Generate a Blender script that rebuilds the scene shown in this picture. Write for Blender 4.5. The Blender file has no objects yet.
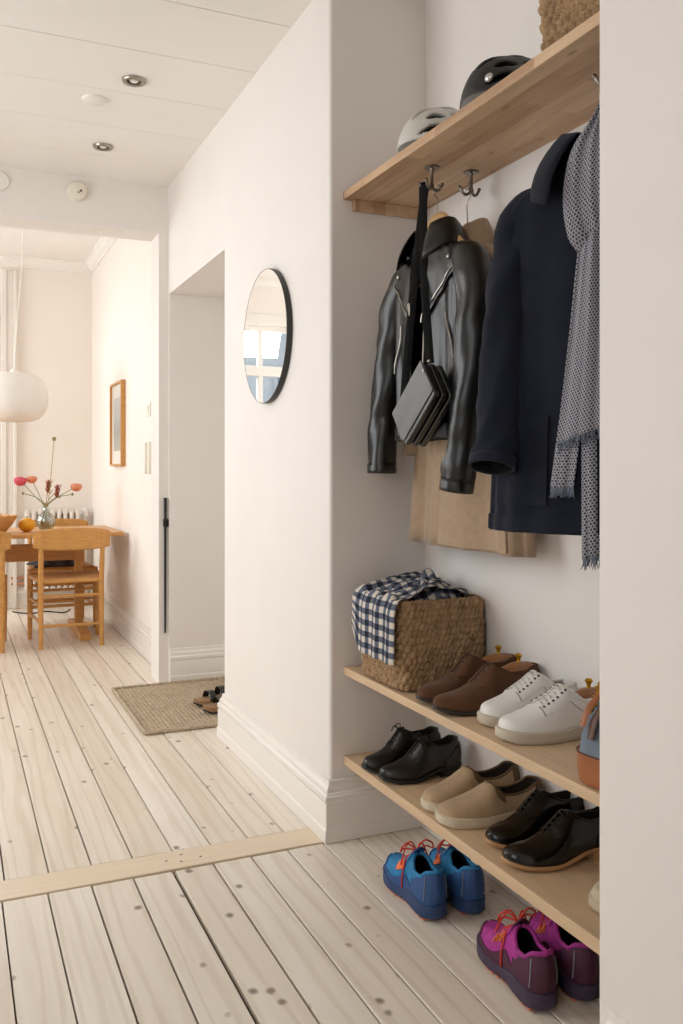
import bpy, bmesh, math, random
from mathutils import Vector, Matrix, noise
random.seed(7)
PI = math.pi
sc = bpy.context.scene
COL = sc.collection

# ------------------------------------------------------------------ camera, world, lights, exposure
cam_d = bpy.data.cameras.new('camera'); cam = bpy.data.objects.new('camera', cam_d); COL.objects.link(cam)
cam.location = (-1.08, -2.55, 1.15)
cam.rotation_euler = (PI/2, 0, -math.radians(23.7))
cam_d.sensor_fit = 'HORIZONTAL'; cam_d.sensor_width = 36; cam_d.lens = 891/683*36
cam_d.shift_y = -42/683
cam_d.clip_start = 0.02
sc.camera = cam
sc.view_settings.view_transform = 'Standard'; sc.view_settings.look = 'None'
sc.view_settings.gamma = 1; sc.view_settings.use_curve_mapping = False
sc.view_settings.exposure = 0.0
cy = sc.cycles
cy.use_denoising = True
cy.max_bounces = 10; cy.diffuse_bounces = 6; cy.glossy_bounces = 4; cy.transmission_bounces = 6; cy.transparent_max_bounces = 8
cy.caustics_reflective = False; cy.caustics_refractive = False
cy.sample_clamp_indirect = 6

world = bpy.data.worlds.new('sky'); sc.world = world; world.use_nodes = True
wbg = world.node_tree.nodes['Background']
wbg.inputs[0].default_value = (0.82, 0.91, 1.0, 1); wbg.inputs[1].default_value = 0.85

def area(name, loc, target, sx, sy, power, col):
    d = bpy.data.lights.new(name, 'AREA'); d.shape = 'RECTANGLE'; d.size = sx; d.size_y = sy
    d.energy = power; d.color = col
    o = bpy.data.objects.new(name, d); COL.objects.link(o); o.location = loc
    o.rotation_euler = (Vector(target)-Vector(loc)).to_track_quat('-Z', 'Y').to_euler()
    return o
area('daylight_dining_back', (-1.35, 5.85, 2.75), (-0.9, 2.2, 0.2), 1.3, 1.1, 105, (1, .985, .97))
area('daylight_dining_side', (-3.35, 4.0, 1.9), (0, 3.7, 0.9), 1.9, 1.9, 98, (1, .985, .97))
area('daylight_hall', (-2.62, 0.75, 1.75), (0, 0.2, 0.9), 1.7, 1.8, 51, (1, .985, .975))
area('fill_hall_near', (-2.62, -2.55, 1.8), (0.25, -0.3, 1.0), 1.5, 1.8, 20, (1, .985, .97))  # fill light added on the camera side to brighten the alcove

# ------------------------------------------------------------------ helpers
def lin(h):
    if isinstance(h, str):
        h = [int(h[i:i+2], 16)/255 for i in (0, 2, 4)]
    return tuple((c/12.92 if c <= .04045 else ((c+.055)/1.055)**2.4) for c in h)

class NT:
    def __init__(s, name):
        s.m = bpy.data.materials.new(name); s.m.use_nodes = True
        s.t = s.m.node_tree; s.b = s.t.nodes['Principled BSDF']
    def n(s, typ, ins=None, **kw):
        o = s.t.nodes.new('ShaderNode'+typ)
        for k, v in kw.items(): setattr(o, k, v)
        for k, v in (ins or {}).items():
            i = o.inputs[k]
            if hasattr(v, 'bl_idname') and v.bl_idname.startswith('NodeSocket'): s.t.links.new(v, i)
            elif hasattr(v, 'is_linked'): s.t.links.new(v, i)
            else: i.default_value = v
        return o
    def lk(s, a, b): s.t.links.new(a, b)
    def coord(s, kind='Object', scale=(1, 1, 1), rot=(0, 0, 0)):
        tc = s.n('TexCoord'); mp = s.n('Mapping', {'Vector': tc.outputs[kind], 'Scale': scale, 'Rotation': rot})
        return mp.outputs[0]
    def noise(s, vec, scale, detail=3, rough=.5):
        return s.n('TexNoise', {'Vector': vec, 'Scale': scale, 'Detail': detail, 'Roughness': rough}).outputs['Fac']
    def ramp(s, fac, stops):
        r = s.n('ValToRGB', {'Fac': fac}); e = r.color_ramp.elements
        while len(e) < len(stops): e.new(.5)
        for q, (p, c) in zip(e, stops):
            q.position = p; q.color = (*c, 1) if len(c) == 3 else c
        return r.outputs[0]
    def mix(s, fac, a, b, mode='MIX'):
        m = s.n('Mix', data_type='RGBA', blend_type=mode)
        for i, v in ((0, fac), (6, a), (7, b)):
            if isinstance(v, (int, float)): m.inputs[i].default_value = v
            elif isinstance(v, tuple): m.inputs[i].default_value = (*v, 1) if len(v) == 3 else v
            else: s.lk(v, m.inputs[i])
        return m.outputs[2]
    def math(s, op, a, b=0.0, c=0.0):
        m = s.n('Math', operation=op)
        for i, v in enumerate((a, b, c)):
            if isinstance(v, (int, float)): m.inputs[i].default_value = v
            else: s.lk(v, m.inputs[i])
        return m.outputs[0]
    def bump(s, h, strength, dist=.002):
        b = s.n('Bump', {'Height': h, 'Strength': strength, 'Distance': dist}); s.lk(b.outputs[0], s.b.inputs['Normal'])
    def base(s, c):
        if isinstance(c, tuple): s.b.inputs['Base Color'].default_value = (*c[:3], 1)
        else: s.lk(c, s.b.inputs['Base Color'])
    def set(s, **kw):
        for k, v in kw.items():
            s.b.inputs[{'rough': 'Roughness', 'metal': 'Metallic', 'coat': 'Coat Weight', 'coatr': 'Coat Roughness', 'sheen': 'Sheen Weight',
                        'spec': 'Specular IOR Level', 'trans': 'Transmission Weight', 'sss': 'Subsurface Weight', 'sheenr': 'Sheen Roughness'}[k]].default_value = v
        return s

def M(name, col, rough=.5, metal=0, var=.08, vscale=8, stretch=(1, 1, 1), bump=0, bscale=120, bdist=.002, col2=None, **kw):
    t = NT(name); a = lin(col)
    v = t.coord('Object', stretch)
    b = lin(col2) if col2 else tuple(min(1, c*(1+var)) for c in a)
    a2 = a if col2 else tuple(c*(1-var) for c in a)
    t.base(t.ramp(t.noise(v, vscale, 4, .6), [(.3, a2), (.7, b)]))
    t.set(rough=rough, metal=metal, **kw)
    if bump: t.bump(t.noise(v, bscale, 3), bump, bdist)
    return t.m

# ---- plain materials
WALL = M('wall_paint', 'E9E3DE', .7, var=.015, vscale=3, bump=.12, bscale=26, bdist=.003)
WALLD = M('dining_wall_paint', 'EFE8E1', .75, var=.012, vscale=3)
CEIL = M('ceiling_paint', 'EFEBE6', .6, var=.012, vscale=2)
GAPM = M('ceiling_gap', 'E4E0DA', .9)
TRIM = M('gloss_white_trim', 'ECE7E1', .32, var=.012, vscale=4)
WHITE = M('white_plastic', 'ECE8E1', .4, var=.01)
CREAM = M('cream_plastic', 'E6DFD0', .45, var=.01)
BLACKM = M('black_metal', '1B1A1A', .4, .3)
DARKRIM = M('dark_rim', '3A3835', .45, .3)
STEEL = M('brushed_steel', 'A79F94', .3, .95)
HOOKM = M('aged_nickel', '7D756B', .28, .95)
BRASS = M('brass', 'D3A032', .28, .9)
BLKLEATHER = M('black_leather', '0F0E0E', .33, var=.3, vscale=9, bump=.25, bscale=90, spec=.6)
BAGLEATHER = M('bag_leather', '1E1F20', .22, var=.25, bump=.12, bscale=220, spec=.7)
BAGFLAP = M('sheen_bag_leather', '3A3C3D', .3, var=.3, vscale=14, bump=.1, bscale=200, spec=.7)  # lighter copy of the bag leather, silvery reflection put into the colour
SHOEBLACK = M('black_shoe_leather', '100F0F', .3, var=.2, bump=.06, bscale=160, spec=.6)
SHOEGLOSS = M('polished_black_leather', '090808', .17, var=.2, spec=.5, coat=.1)
BLKSOLE = M('black_sole', '141312', .55)
BLKFAB = M('black_fabric', '0F0F10', .9)
LINDARK = M('dark_lining', '1E1B19', .85)
LINTAN = M('tan_lining', '8A6A4C', .8)
SUEDE = M('brown_suede', '57371F', .95, var=.22, vscale=22, bump=.4, bscale=300, sheen=.08)
SUEDEL = M('brown_lace', '4A2B1A', .85)
DKSOLE = M('dark_brown_sole', '2A201C', .5)
TANWELT = M('tan_welt', 'B08659', .55)
TREEWOOD = M('shoe_tree_wood', '9A6740', .35, var=.18, vscale=6, stretch=(2, 12, 12))
WSHOE = M('white_leather', 'E6E2DC', .42, var=.03, bump=.08, bscale=160)
WLACE = M('white_lace', 'E0DBD2', .85)
GUM = M('putty_rubber', 'C0B6A4', .6, var=.08)
SEAM = M('seam_grey', '9B958C', .7)
TANSUEDE = M('taupe_suede', 'AE9474', .95, var=.12, vscale=25, bump=.3, bscale=300, sheen=.1)
TANDARK = M('taupe_trim', '6E573F', .9, var=.1)
TANIN = M('taupe_lining', '40352A', .9)
OFFSOLE = M('off_white_sole', 'C9BCA4', .6, var=.08, vscale=25)
BEIGESH = M('pale_beige_suede', 'C2B39D', .9, var=.1, vscale=20, bump=.3, bscale=260)
BLUEUP = M('blue_mesh', '2179AD', .75, var=.18, vscale=60, bump=.35, bscale=420)
NAVYUP = M('navy_overlay', '2A4E82', .6, var=.15, vscale=18)
NAVYMID = M('navy_midsole', '27416A', .6, var=.2, vscale=14)
ORANGE = M('orange_rubber', 'E07A4A', .6)
ORANGELOGO = M('orange_print', 'E8703A', .6, var=.06)
ORANGELOGO2 = M('amber_print', 'E8812A', .6, var=.06)
REDLACE = M('red_lace', 'CF3B2A', .75, var=.15, vscale=200)
REFLECT = M('reflective_strip', '8F98A0', .35, .3)
MAGUP = M('magenta_mesh', 'A32C86', .75, var=.25, vscale=50, bump=.35, bscale=420)
PLUMUP = M('plum_overlay', '4A1D35', .65, var=.15, vscale=18)
PLUMMID = M('plum_midsole', '3D2F46', .6, var=.2, vscale=14)
NAVYCLOTH = M('navy_cotton', '171B27', .92, var=.25, vscale=7, bump=.35, bscale=260, spec=.25, sheen=.04)
NAVYDARK = M('dark_navy_lining', '0E0F14', .95)  # near-black inside of the navy jacket
CAMEL = M('camel_wool', 'A68C72', .95, var=.1, vscale=45, bump=.35, bscale=320, sheen=.3)
CAMELIN = M('camel_facing', '8B7058', .9)
HANGWOOD = M('hanger_wood', 'C9A26F', .42, var=.1, vscale=5, stretch=(2, 14, 14))
OAK = M('oiled_oak', 'C8924F', .42, var=.14, vscale=5, stretch=(3, 3, 18))
OAKX = M('oiled_oak_top', 'C58F50', .38, var=.14, vscale=5, stretch=(1.5, 16, 16))
BOWLW = M('pale_bowl_wood', 'C9995F', .5, var=.12, vscale=5, stretch=(3, 3, 16))
FRUITM = M('yellow_fruit', 'E3A21E', .5, var=.12, vscale=20)
STEMG = M('stem_green', '7B8A4A', .6)
STEMB = M('dry_stem', 'A89A6A', .7)
PETALP = M('pink_petal', 'D9566A', .6, var=.2, vscale=60)
PETALO = M('peach_petal', 'E0906E', .6, var=.2, vscale=60)
GRASSR = M('rust_grass', 'A9583A', .8, var=.3, vscale=80)
SEEDM = M('seed_pod', '8A8450', .7)
LAMPSH = M('lamp_white', 'EDE8E2', .6, var=.01)
RADW = M('radiator_white', 'E8E1D8', .4, var=.01)
COPPER = M('pipe_paint', 'C98A66', .5)
DARKCLOTH = M('dark_grey_cloth', '45464C', .9, var=.5, vscale=26)
HELMW = M('helmet_white', 'D0CCC4', .35, var=.03)
HELMB = M('helmet_black', '201E1E', .5, var=.15)
FOAMK = M('foam_black', '161514', .85)
FOAMG = M('foam_grey', '6B6762', .7)
CHROME = M('chrome_badge', 'C8C8C8', .2, .9)
CANVAS = M('blue_grey_canvas', '707B88', .85, var=.12, vscale=9, bump=.2, bscale=300)
COGNAC = M('cognac_leather', '9B5A2E', .42, var=.14, vscale=9)
COGDARK = M('dark_brown_leather', '5A3522', .45, var=.15)
SANDTAN = M('cork_tan', '9A7858', .8, var=.15, vscale=60)
FACADE = M('pale_facade', 'DADDE0', .9)
FACWIN = M('facade_window', '6E8CA8', .3)
DARKSUB = M('subfloor_dark', '3A3129', .95)

def wood_shelf():
    t = NT('staved_oak'); v = t.coord('Object')
    sw = t.n('SeparateXYZ', {'Vector': v}); cv = t.n('CombineXYZ', {'X': sw.outputs[1], 'Y': sw.outputs[0], 'Z': 0.0}).outputs[0]
    br = t.n('TexBrick', {'Vector': cv, 'Color1': (.0, 0, 0, 1), 'Color2': (1, 1, 1, 1), 'Mortar': (.5, .5, .5, 1), 'Scale': 1.0, 'Mortar Size': 0.0, 'Bias': 0.0, 'Brick Width': .42, 'Row Height': .046})
    br.offset = .37; br.offset_frequency = 2
    v2 = t.coord('Object', (26, 2.2, 26))
    g = t.noise(v2, 2.4, 5, .6)
    c = t.ramp(br.outputs[0], [(0, lin('A27A56')), (.5, lin('C29D79')), (1, lin('DABB98'))])
    c = t.mix(.35, c, t.ramp(g, [(.3, lin('A07A58')), (.62, lin('D6B896'))]), 'MIX')
    kn = t.n('TexVoronoi', {'Vector': t.coord('Object', (9, 3.2, 9)), 'Scale': 1.6})
    c = t.mix(t.ramp(kn.outputs['Distance'], [(.03, (.7, .7, .7)), (.10, (0, 0, 0))]), c, lin('8F6238'))
    t.base(c); t.set(rough=.5); t.bump(g, .08)
    return t.m
SHELFW = wood_shelf()
SHELFW2 = M('pale_birch', 'CDB08E', .5, var=.09, vscale=3, stretch=(22, 1.6, 22))

def floor_mat():
    t = NT('soaped_pine'); v = t.coord('Object')
    at = t.n('Attribute', attribute_name='rnd')
    off = t.n('VectorMath', {0: at.outputs['Color'], 1: (7, 31, 0)}, operation='MULTIPLY')
    vv = t.n('VectorMath', {0: v, 1: off.outputs[0]}, operation='ADD').outputs[0]
    mp = t.n('Mapping', {'Vector': vv, 'Scale': (30, 1.3, 1)}).outputs[0]
    g = t.noise(mp, 1.6, 5, .6)
    big = t.noise(t.n('Mapping', {'Vector': vv, 'Scale': (4, .9, 1)}).outputs[0], 2.0, 3)
    c = t.ramp(g, [(.28, lin('D6C8B6')), (.5, lin('E6DBCC')), (.75, lin('EDE4D8'))])
    c = t.mix(.4, c, t.ramp(big, [(.3, lin('D4C4B0')), (.7, lin('F0E9DF'))]))
    c = t.mix(.35, c, t.ramp(t.n('SeparateColor', {'Color': at.outputs['Color']}).outputs[0], [(0, lin('D8C9B5')), (1, lin('F2EBE0'))]))
    kv = t.n('TexVoronoi', {'Vector': t.n('Mapping', {'Vector': vv, 'Scale': (9.5, 7.5, 1)}).outputs[0], 'Scale': 1.0, 'Randomness': 1.0})
    wob = t.math('ADD', kv.outputs['Distance'], t.math('MULTIPLY', t.math('SUBTRACT', t.noise(v, 70, 2), .5), .07))
    sel = t.math('GREATER_THAN', t.n('SeparateColor', {'Color': kv.outputs['Color']}).outputs[0], .18)
    kf = t.math('MULTIPLY', sel, t.ramp(wob, [(.055, (.85, .85, .85)), (.13, (0, 0, 0))]))
    k2 = t.n('TexVoronoi', {'Vector': t.n('Mapping', {'Vector': vv, 'Scale': (13, 8.5, 1), 'Location': (3.3, 1.7, 0)}).outputs[0], 'Scale': 1.0})
    s2 = t.math('GREATER_THAN', t.n('SeparateColor', {'Color': k2.outputs['Color']}).outputs[1], .58)
    w2 = t.math('ADD', k2.outputs['Distance'], t.math('MULTIPLY', t.math('SUBTRACT', t.noise(v, 90, 2), .5), .08))
    c = t.mix(t.math('MULTIPLY', s2, t.ramp(w2, [(.05, (.75, .75, .75)), (.13, (0, 0, 0))])), c, lin('8A6E52'))
    wv = t.n('TexWave', {'Vector': t.n('Mapping', {'Vector': vv, 'Scale': (7, .5, 1)}).outputs[0], 'Scale': 1.0, 'Distortion': 11.0, 'Detail': 3.0, 'Detail Scale': 1.2})
    c = t.mix(t.ramp(wv.outputs['Fac'], [(.72, (0, 0, 0)), (.97, (.22, .22, .22))]), c, lin('B79E82'))
    c = t.mix(kf, c, lin('6E5842'))
    t.base(c); t.set(rough=.38, spec=.5)
    t.lk(t.ramp(g, [(.3, (.42, .42, .42)), (.7, (.28, .28, .28))]), t.b.inputs['Roughness'])
    t.bump(g, .12, .002)
    return t.m
FLOORM = floor_mat()
THRESH = M('threshold_pine', 'E4D2B8', .42, var=.05, vscale=2.2, stretch=(1.2, 26, 1), bump=.08, bscale=8)

def gingham():
    t = NT('gingham_cotton'); uv = t.n('TexCoord').outputs['UV']; sp = t.n('SeparateXYZ', {'Vector': uv})
    def st(o): return t.math('GREATER_THAN', t.math('FRACT', t.math('MULTIPLY', o, 1/.036)), .5)
    f = t.math('MULTIPLY', t.math('ADD', st(sp.outputs[0]), st(sp.outputs[1])), .5)
    t.base(t.ramp(f, [(0, lin('CFC6B8')), (.5, lin('596070')), (1, lin('151B2E'))])); t.set(rough=.9)
    r = t.t.nodes[-1]
    return t.m
GINGHAM = gingham()

def scarf_mat():
    t = NT('dotted_wool'); uv = t.n('TexCoord').outputs['UV']; sp = t.n('SeparateXYZ', {'Vector': uv})
    a = t.math('MULTIPLY', sp.outputs[0], 1/.0074); b = t.math('MULTIPLY', sp.outputs[1], 1/.0056)
    row = t.math('FLOOR', b); a2 = t.math('ADD', a, t.math('MULTIPLY', row, .5))
    d = t.math('MAXIMUM', t.math('ABSOLUTE', t.math('SUBTRACT', t.math('FRACT', a2), .5)), t.math('MULTIPLY', t.math('ABSOLUTE', t.math('SUBTRACT', t.math('FRACT', b), .5)), .8))
    c = t.ramp(d, [(.24, lin('31333D')), (.32, lin('A4A3AB'))])
    t.base(c); t.set(rough=.95, sheen=.2)
    return t.m
SCARFM = scarf_mat()
FRINGE = M('fringe_blue_grey', '6E7684', .95, var=.2, vscale=120)

def jute(name, a, b, sx=1.0):
    t = NT(name); v = t.coord('Object')
    n1 = t.noise(v, 45, 4, .7); n2 = t.noise(v, 260, 2)
    t.base(t.mix(.45, t.ramp(n1, [(.3, lin(a)), (.7, lin(b))]), t.ramp(n2, [(.3, lin(a)), (.7, lin(b))])))
    t.set(rough=.85); t.bump(n2, .2, .002)
    return t.m
SEAGRASS = jute('seagrass', '6C5036', 'C3A078')
JUTE = jute('jute', '8A745B', 'D0BEA4')
CORDSEAT = jute('paper_cord', 'A9764A', 'C99B66')

def glass(name, tint=(1, 1, 1), refl=.12):
    t = NT(name)
    tr = t.n('BsdfTransparent', {'Color': (*tint, 1)}); gl = t.n('BsdfGlossy', {'Roughness': .02})
    mx = t.n('MixShader', {'Fac': refl, 1: tr.outputs[0], 2: gl.outputs[0]})
    t.lk(mx.outputs[0], t.t.nodes['Material Output'].inputs['Surface'])
    return t.m
PANE = glass('window_glass', (.97, .99, 1), .08)
VASEG = glass('vase_glass', (.90, .93, .90), .22)
MIRROR = NT('mirror_silver'); MIRROR.base((.92, .93, .92)); MIRROR.set(rough=.01, metal=1); MIRROR = MIRROR.m
def picture():
    t = NT('pale_landscape_print'); v = t.coord('Object'); s = t.n('SeparateXYZ', {'Vector': v})
    n = t.math('ADD', s.outputs[2], t.math('MULTIPLY', t.math('SUBTRACT', t.noise(v, 9, 3), .5), .12))
    t.base(t.ramp(t.math('ADD', t.math('MULTIPLY', n, 2.0), .5), [(.1, lin('BDB7A8')), (.4, lin('A9A9A4')), (.6, lin('BFC2C2')), (.9, lin('D2D2CE'))])); t.set(rough=.5)
    return t.m
PRINTM = picture()

# ---- geometry collector
class MB:
    def __init__(s): s.v = []; s.f = []; s.uv = {}; s.mi = {}; s.cur = 0
    def face(s, idx, uv=None):
        s.f.append(tuple(idx)); k = len(s.f)-1
        if uv: s.uv[k] = uv
        if s.cur: s.mi[k] = s.cur
    def add(s, vs):
        b = len(s.v); s.v.extend(Vector(p) for p in vs); return b
    def box(s, x0, x1, y0, y1, z0, z1, mat=None):
        P = [Vector((x, y, z)) for z in (z0, z1) for y in (y0, y1) for x in (x0, x1)]
        if mat: P = [mat @ p for p in P]
        b = s.add(P)
        for q in ((0, 2, 3, 1), (4, 5, 7, 6), (0, 1, 5, 4), (2, 6, 7, 3), (0, 4, 6, 2), (1, 3, 7, 5)): s.face([b+i for i in q])
        return s
    def tube(s, path, r, n=10, flat=None, cap=True, closed=False):
        path = [Vector(p) for p in path]; m = len(path)
        R = r if isinstance(r, (list, tuple)) else [r]*m
        up = None; rings = []
        for i, p in enumerate(path):
            a = path[(i-1) % m] if (closed or i > 0) else p
            c = path[(i+1) % m] if (closed or i < m-1) else p
            d = (c-a).normalized() if (c-a).length > 1e-9 else Vector((0, 0, 1))
            if up is None:
                up = Vector((0, 0, 1)) if abs(d.z) < .9 else Vector((0, 1, 0))
                if flat: up = Vector(flat[2]) if len(flat) > 2 else up
            u = (up - d*up.dot(d))
            u = u.normalized() if u.length > 1e-6 else d.orthogonal().normalized()
            w = d.cross(u); up = u
            fu, fw = (flat[0], flat[1]) if flat else (1, 1)
            rings.append(s.add([p+u*math.cos(2*PI*k/n)*R[i]*fu+w*math.sin(2*PI*k/n)*R[i]*fw for k in range(n)]))
        for i in range(m if closed else m-1):
            a, b = rings[i], rings[(i+1) % m]
            for k in range(n): s.face((a+k, a+(k+1) % n, b+(k+1) % n, b+k))
        if cap and not closed:
            s.face([rings[0]+k for k in range(n)][::-1]); s.face([rings[-1]+k for k in range(n)])
        return s
    def lathe(s, prof, n=24, c=(0, 0, 0), axis='z', sx=1, sy=1):
        rings = []
        for r, z in prof:
            pts = []
            for k in range(n):
                x, y = r*math.cos(2*PI*k/n)*sx, r*math.sin(2*PI*k/n)*sy
                p = {'z': (x, y, z), 'x': (z, x, y), 'y': (y, z, x)}[axis]
                pts.append(Vector(p)+Vector(c))
            rings.append(s.add(pts))
        for a, b in zip(rings, rings[1:]):
            for k in range(n): s.face((a+k, a+(k+1) % n, b+(k+1) % n, b+k))
        if prof[0][0] > 1e-6: s.face([rings[0]+k for k in range(n)][::-1])
        if prof[-1][0] > 1e-6: s.face([rings[-1]+k for k in range(n)])
        return s
    def grid(s, f, nu, nv, cu=False, uvs=None, skip=None):
        idx = [[None]*(nu+1) for _ in range(nv+1)]
        b = s.add([f(i/nu, j/nv) for j in range(nv+1) for i in range(nu if cu else nu+1)])
        W = nu if cu else nu+1
        for j in range(nv):
            for i in range(nu):
                if skip and skip((i+.5)/nu, (j+.5)/nv): continue
                i2 = (i+1) % nu if cu else i+1
                uv = None
                if uvs: uv = [uvs(a/nu, c/nv) for a, c in ((i, j), (i+1, j), (i+1, j+1), (i, j+1))]
                s.face((b+j*W+i, b+j*W+i2, b+(j+1)*W+i2, b+(j+1)*W+i), uv)
        return s
    def prism(s, pts, vec):
        vec = Vector(vec); n = len(pts)
        a = s.add(pts); b = s.add([Vector(p)+vec for p in pts])
        s.face([a+i for i in range(n)][::-1]); s.face([b+i for i in range(n)])
        for i in range(n): s.face((a+i, a+(i+1) % n, b+(i+1) % n, b+i))
        return s
    def sphere(s, c, r, n=14, m=9, sc=(1, 1, 1)):
        prof = [(r*math.sin(PI*j/m), -r*math.cos(PI*j/m)) for j in range(m+1)]
        k = len(s.v); s.lathe(prof, n)
        for i in range(k, len(s.v)):
            p = s.v[i]; s.v[i] = Vector((p.x*sc[0]+c[0], p.y*sc[1]+c[1], p.z*sc[2]+c[2]))
        return s
    def xf(s, mat, start=0):
        for i in range(start, len(s.v)): s.v[i] = mat @ s.v[i]
        return s
    def build(s, name, mat, parent=None, loc=None, rot=None, smooth=40, bevel=0, solid=0, off=-1, sub=0, merge=0, seg=2, mat2=None, recalc=True, more=()):
        me = bpy.data.meshes.new(name); me.from_pydata(s.v, [], s.f)
        if s.uv:
            ul = me.uv_layers.new(name='UVMap')
            for k, p in enumerate(me.polygons):
                if k in s.uv:
                    for li, c in zip(p.loop_indices, s.uv[k]): ul.data[li].uv = c
        me.materials.append(mat)
        if mat2: me.materials.append(mat2)
        for q in more: me.materials.append(q)
        for k, v in s.mi.items(): me.polygons[k].material_index = v
        bm = bmesh.new(); bm.from_mesh(me)
        if merge: bmesh.ops.remove_doubles(bm, verts=bm.verts, dist=merge)
        bmesh.ops.dissolve_degenerate(bm, edges=bm.edges, dist=1e-7)
        if recalc: bmesh.ops.recalc_face_normals(bm, faces=bm.faces)
        if smooth:
            th = math.radians(smooth)
            for f in bm.faces: f.smooth = True
            for e in bm.edges:
                if len(e.link_faces) == 2 and e.calc_face_angle(0) > th: e.smooth = False
        bm.to_mesh(me); bm.free()
        o = bpy.data.objects.new(name, me); COL.objects.link(o)
        if loc: o.location = loc
        if rot: o.rotation_euler = rot
        if parent: o.parent = parent
        if bevel:
            m = o.modifiers.new('b', 'BEVEL'); m.width = bevel; m.segments = seg; m.limit_method = 'ANGLE'; m.angle_limit = math.radians(35)
        if solid:
            m = o.modifiers.new('s', 'SOLIDIFY'); m.thickness = solid; m.offset = off
            if mat2: m.material_offset = 1; m.material_offset_rim = 0
        if sub:
            m = o.modifiers.new('d', 'SUBSURF'); m.levels = sub; m.render_levels = sub
        return o

def tag(o, label, cat, group=None, kind=None):
    o['label'] = label; o['category'] = cat
    if group: o['group'] = group
    if kind: o['kind'] = kind
    return o
def thing(name, label, cat, loc=(0, 0, 0), rz=0, group=None):
    o = bpy.data.objects.new(name, None); COL.objects.link(o); o.empty_display_size = .05
    o.location = loc; o.rotation_euler = (0, 0, rz)
    return tag(o, label, cat, group)
def struct(o, label, cat='room'):
    o['kind'] = 'structure'; o['label'] = label; o['category'] = cat; return o
def sstep(a, b, x):
    t = max(0, min(1, (x-a)/(b-a))); return t*t*(3-2*t)
def interp(tab):
    xs = [p[0] for p in tab]; ys = [p[1] for p in tab]; n = len(xs)
    d = [(ys[i+1]-ys[i])/(xs[i+1]-xs[i]) for i in range(n-1)]
    m = [d[0]] + [0 if d[i-1]*d[i] <= 0 else 2*d[i-1]*d[i]/(d[i-1]+d[i]) for i in range(1, n-1)] + [d[-1]]
    def f(x):
        if x <= xs[0]: return ys[0]
        if x >= xs[-1]: return ys[-1]
        i = 0
        while x > xs[i+1]: i += 1
        h = xs[i+1]-xs[i]; t = (x-xs[i])/h
        return (2*t**3-3*t*t+1)*ys[i]+(t**3-2*t*t+t)*h*m[i]+(-2*t**3+3*t*t)*ys[i+1]+(t**3-t*t)*h*m[i+1]
    return f
def smooth_path(pts, k=6, closed=False):
    P = [Vector(p) for p in pts]; n = len(P); out = []
    rng = range(n if closed else n-1)
    for i in rng:
        if closed: a, b, c, d = P[(i-1) % n], P[i], P[(i+1) % n], P[(i+2) % n]
        else: a, b, c, d = P[max(i-1, 0)], P[i], P[i+1], P[min(i+2, n-1)]
        for j in range(k):
            t = j/k
            out.append(.5*((2*b)+(c-a)*t+(2*a-5*b+4*c-d)*t*t+(3*b-a-3*c+d)*t**3))
    if not closed: out.append(P[-1])
    return out
def patch(mb, f, s0, s1, r0, r1, ns=10, nr=5, off=.001, th=.0015, ctr=None, uvs=None):
    """closed plate lying on the surface f(s, r), between r0(s) and r1(s)"""
    R0 = r0 if callable(r0) else (lambda s: r0); R1 = r1 if callable(r1) else (lambda s: r1)
    def nrm(s, r):
        e = 1e-3
        sa, sb = max(s-e, 0), min(s+e, 1); ra, rb = max(r-e, 0), min(r+e, 1)
        n = (f(sb, r)-f(sa, r)).cross(f(s, rb)-f(s, ra))
        n = n.normalized() if n.length > 1e-12 else Vector((0, 0, 1))
        p = f(s, r); c = ctr(s) if ctr else Vector((0, 0, p.z))
        return n if n.dot(p-c) > 0 else -n
    lo = []; hi = []
    for j in range(ns+1):
        s = s0+(s1-s0)*j/ns
        for i in range(nr+1):
            r = R0(s)+(R1(s)-R0(s))*i/nr; p = f(s, r); n = nrm(s, r)
            lo.append(p+n*off*0.2); hi.append(p+n*(off+th))
    a = mb.add(lo); b = mb.add(hi); W = nr+1
    for j in range(ns):
        for i in range(nr):
            q = (j*W+i, j*W+i+1, (j+1)*W+i+1, (j+1)*W+i)
            mb.face([b+k for k in q]); mb.face([a+k for k in q][::-1])
    rim = [i for i in range(nr+1)]+[j*W+nr for j in range(1, ns+1)]+[ns*W+i for i in range(nr-1, -1, -1)]+[j*W for j in range(ns-1, 0, -1)]
    for k in range(len(rim)):
        i, j = rim[k], rim[(k+1) % len(rim)]
        mb.face((a+i, a+j, b+j, b+i))
    return mb

# ================================================================== SETTING
ZC = 2.68; ZD = 2.92
ALC = .337           # alcove depth
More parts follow.
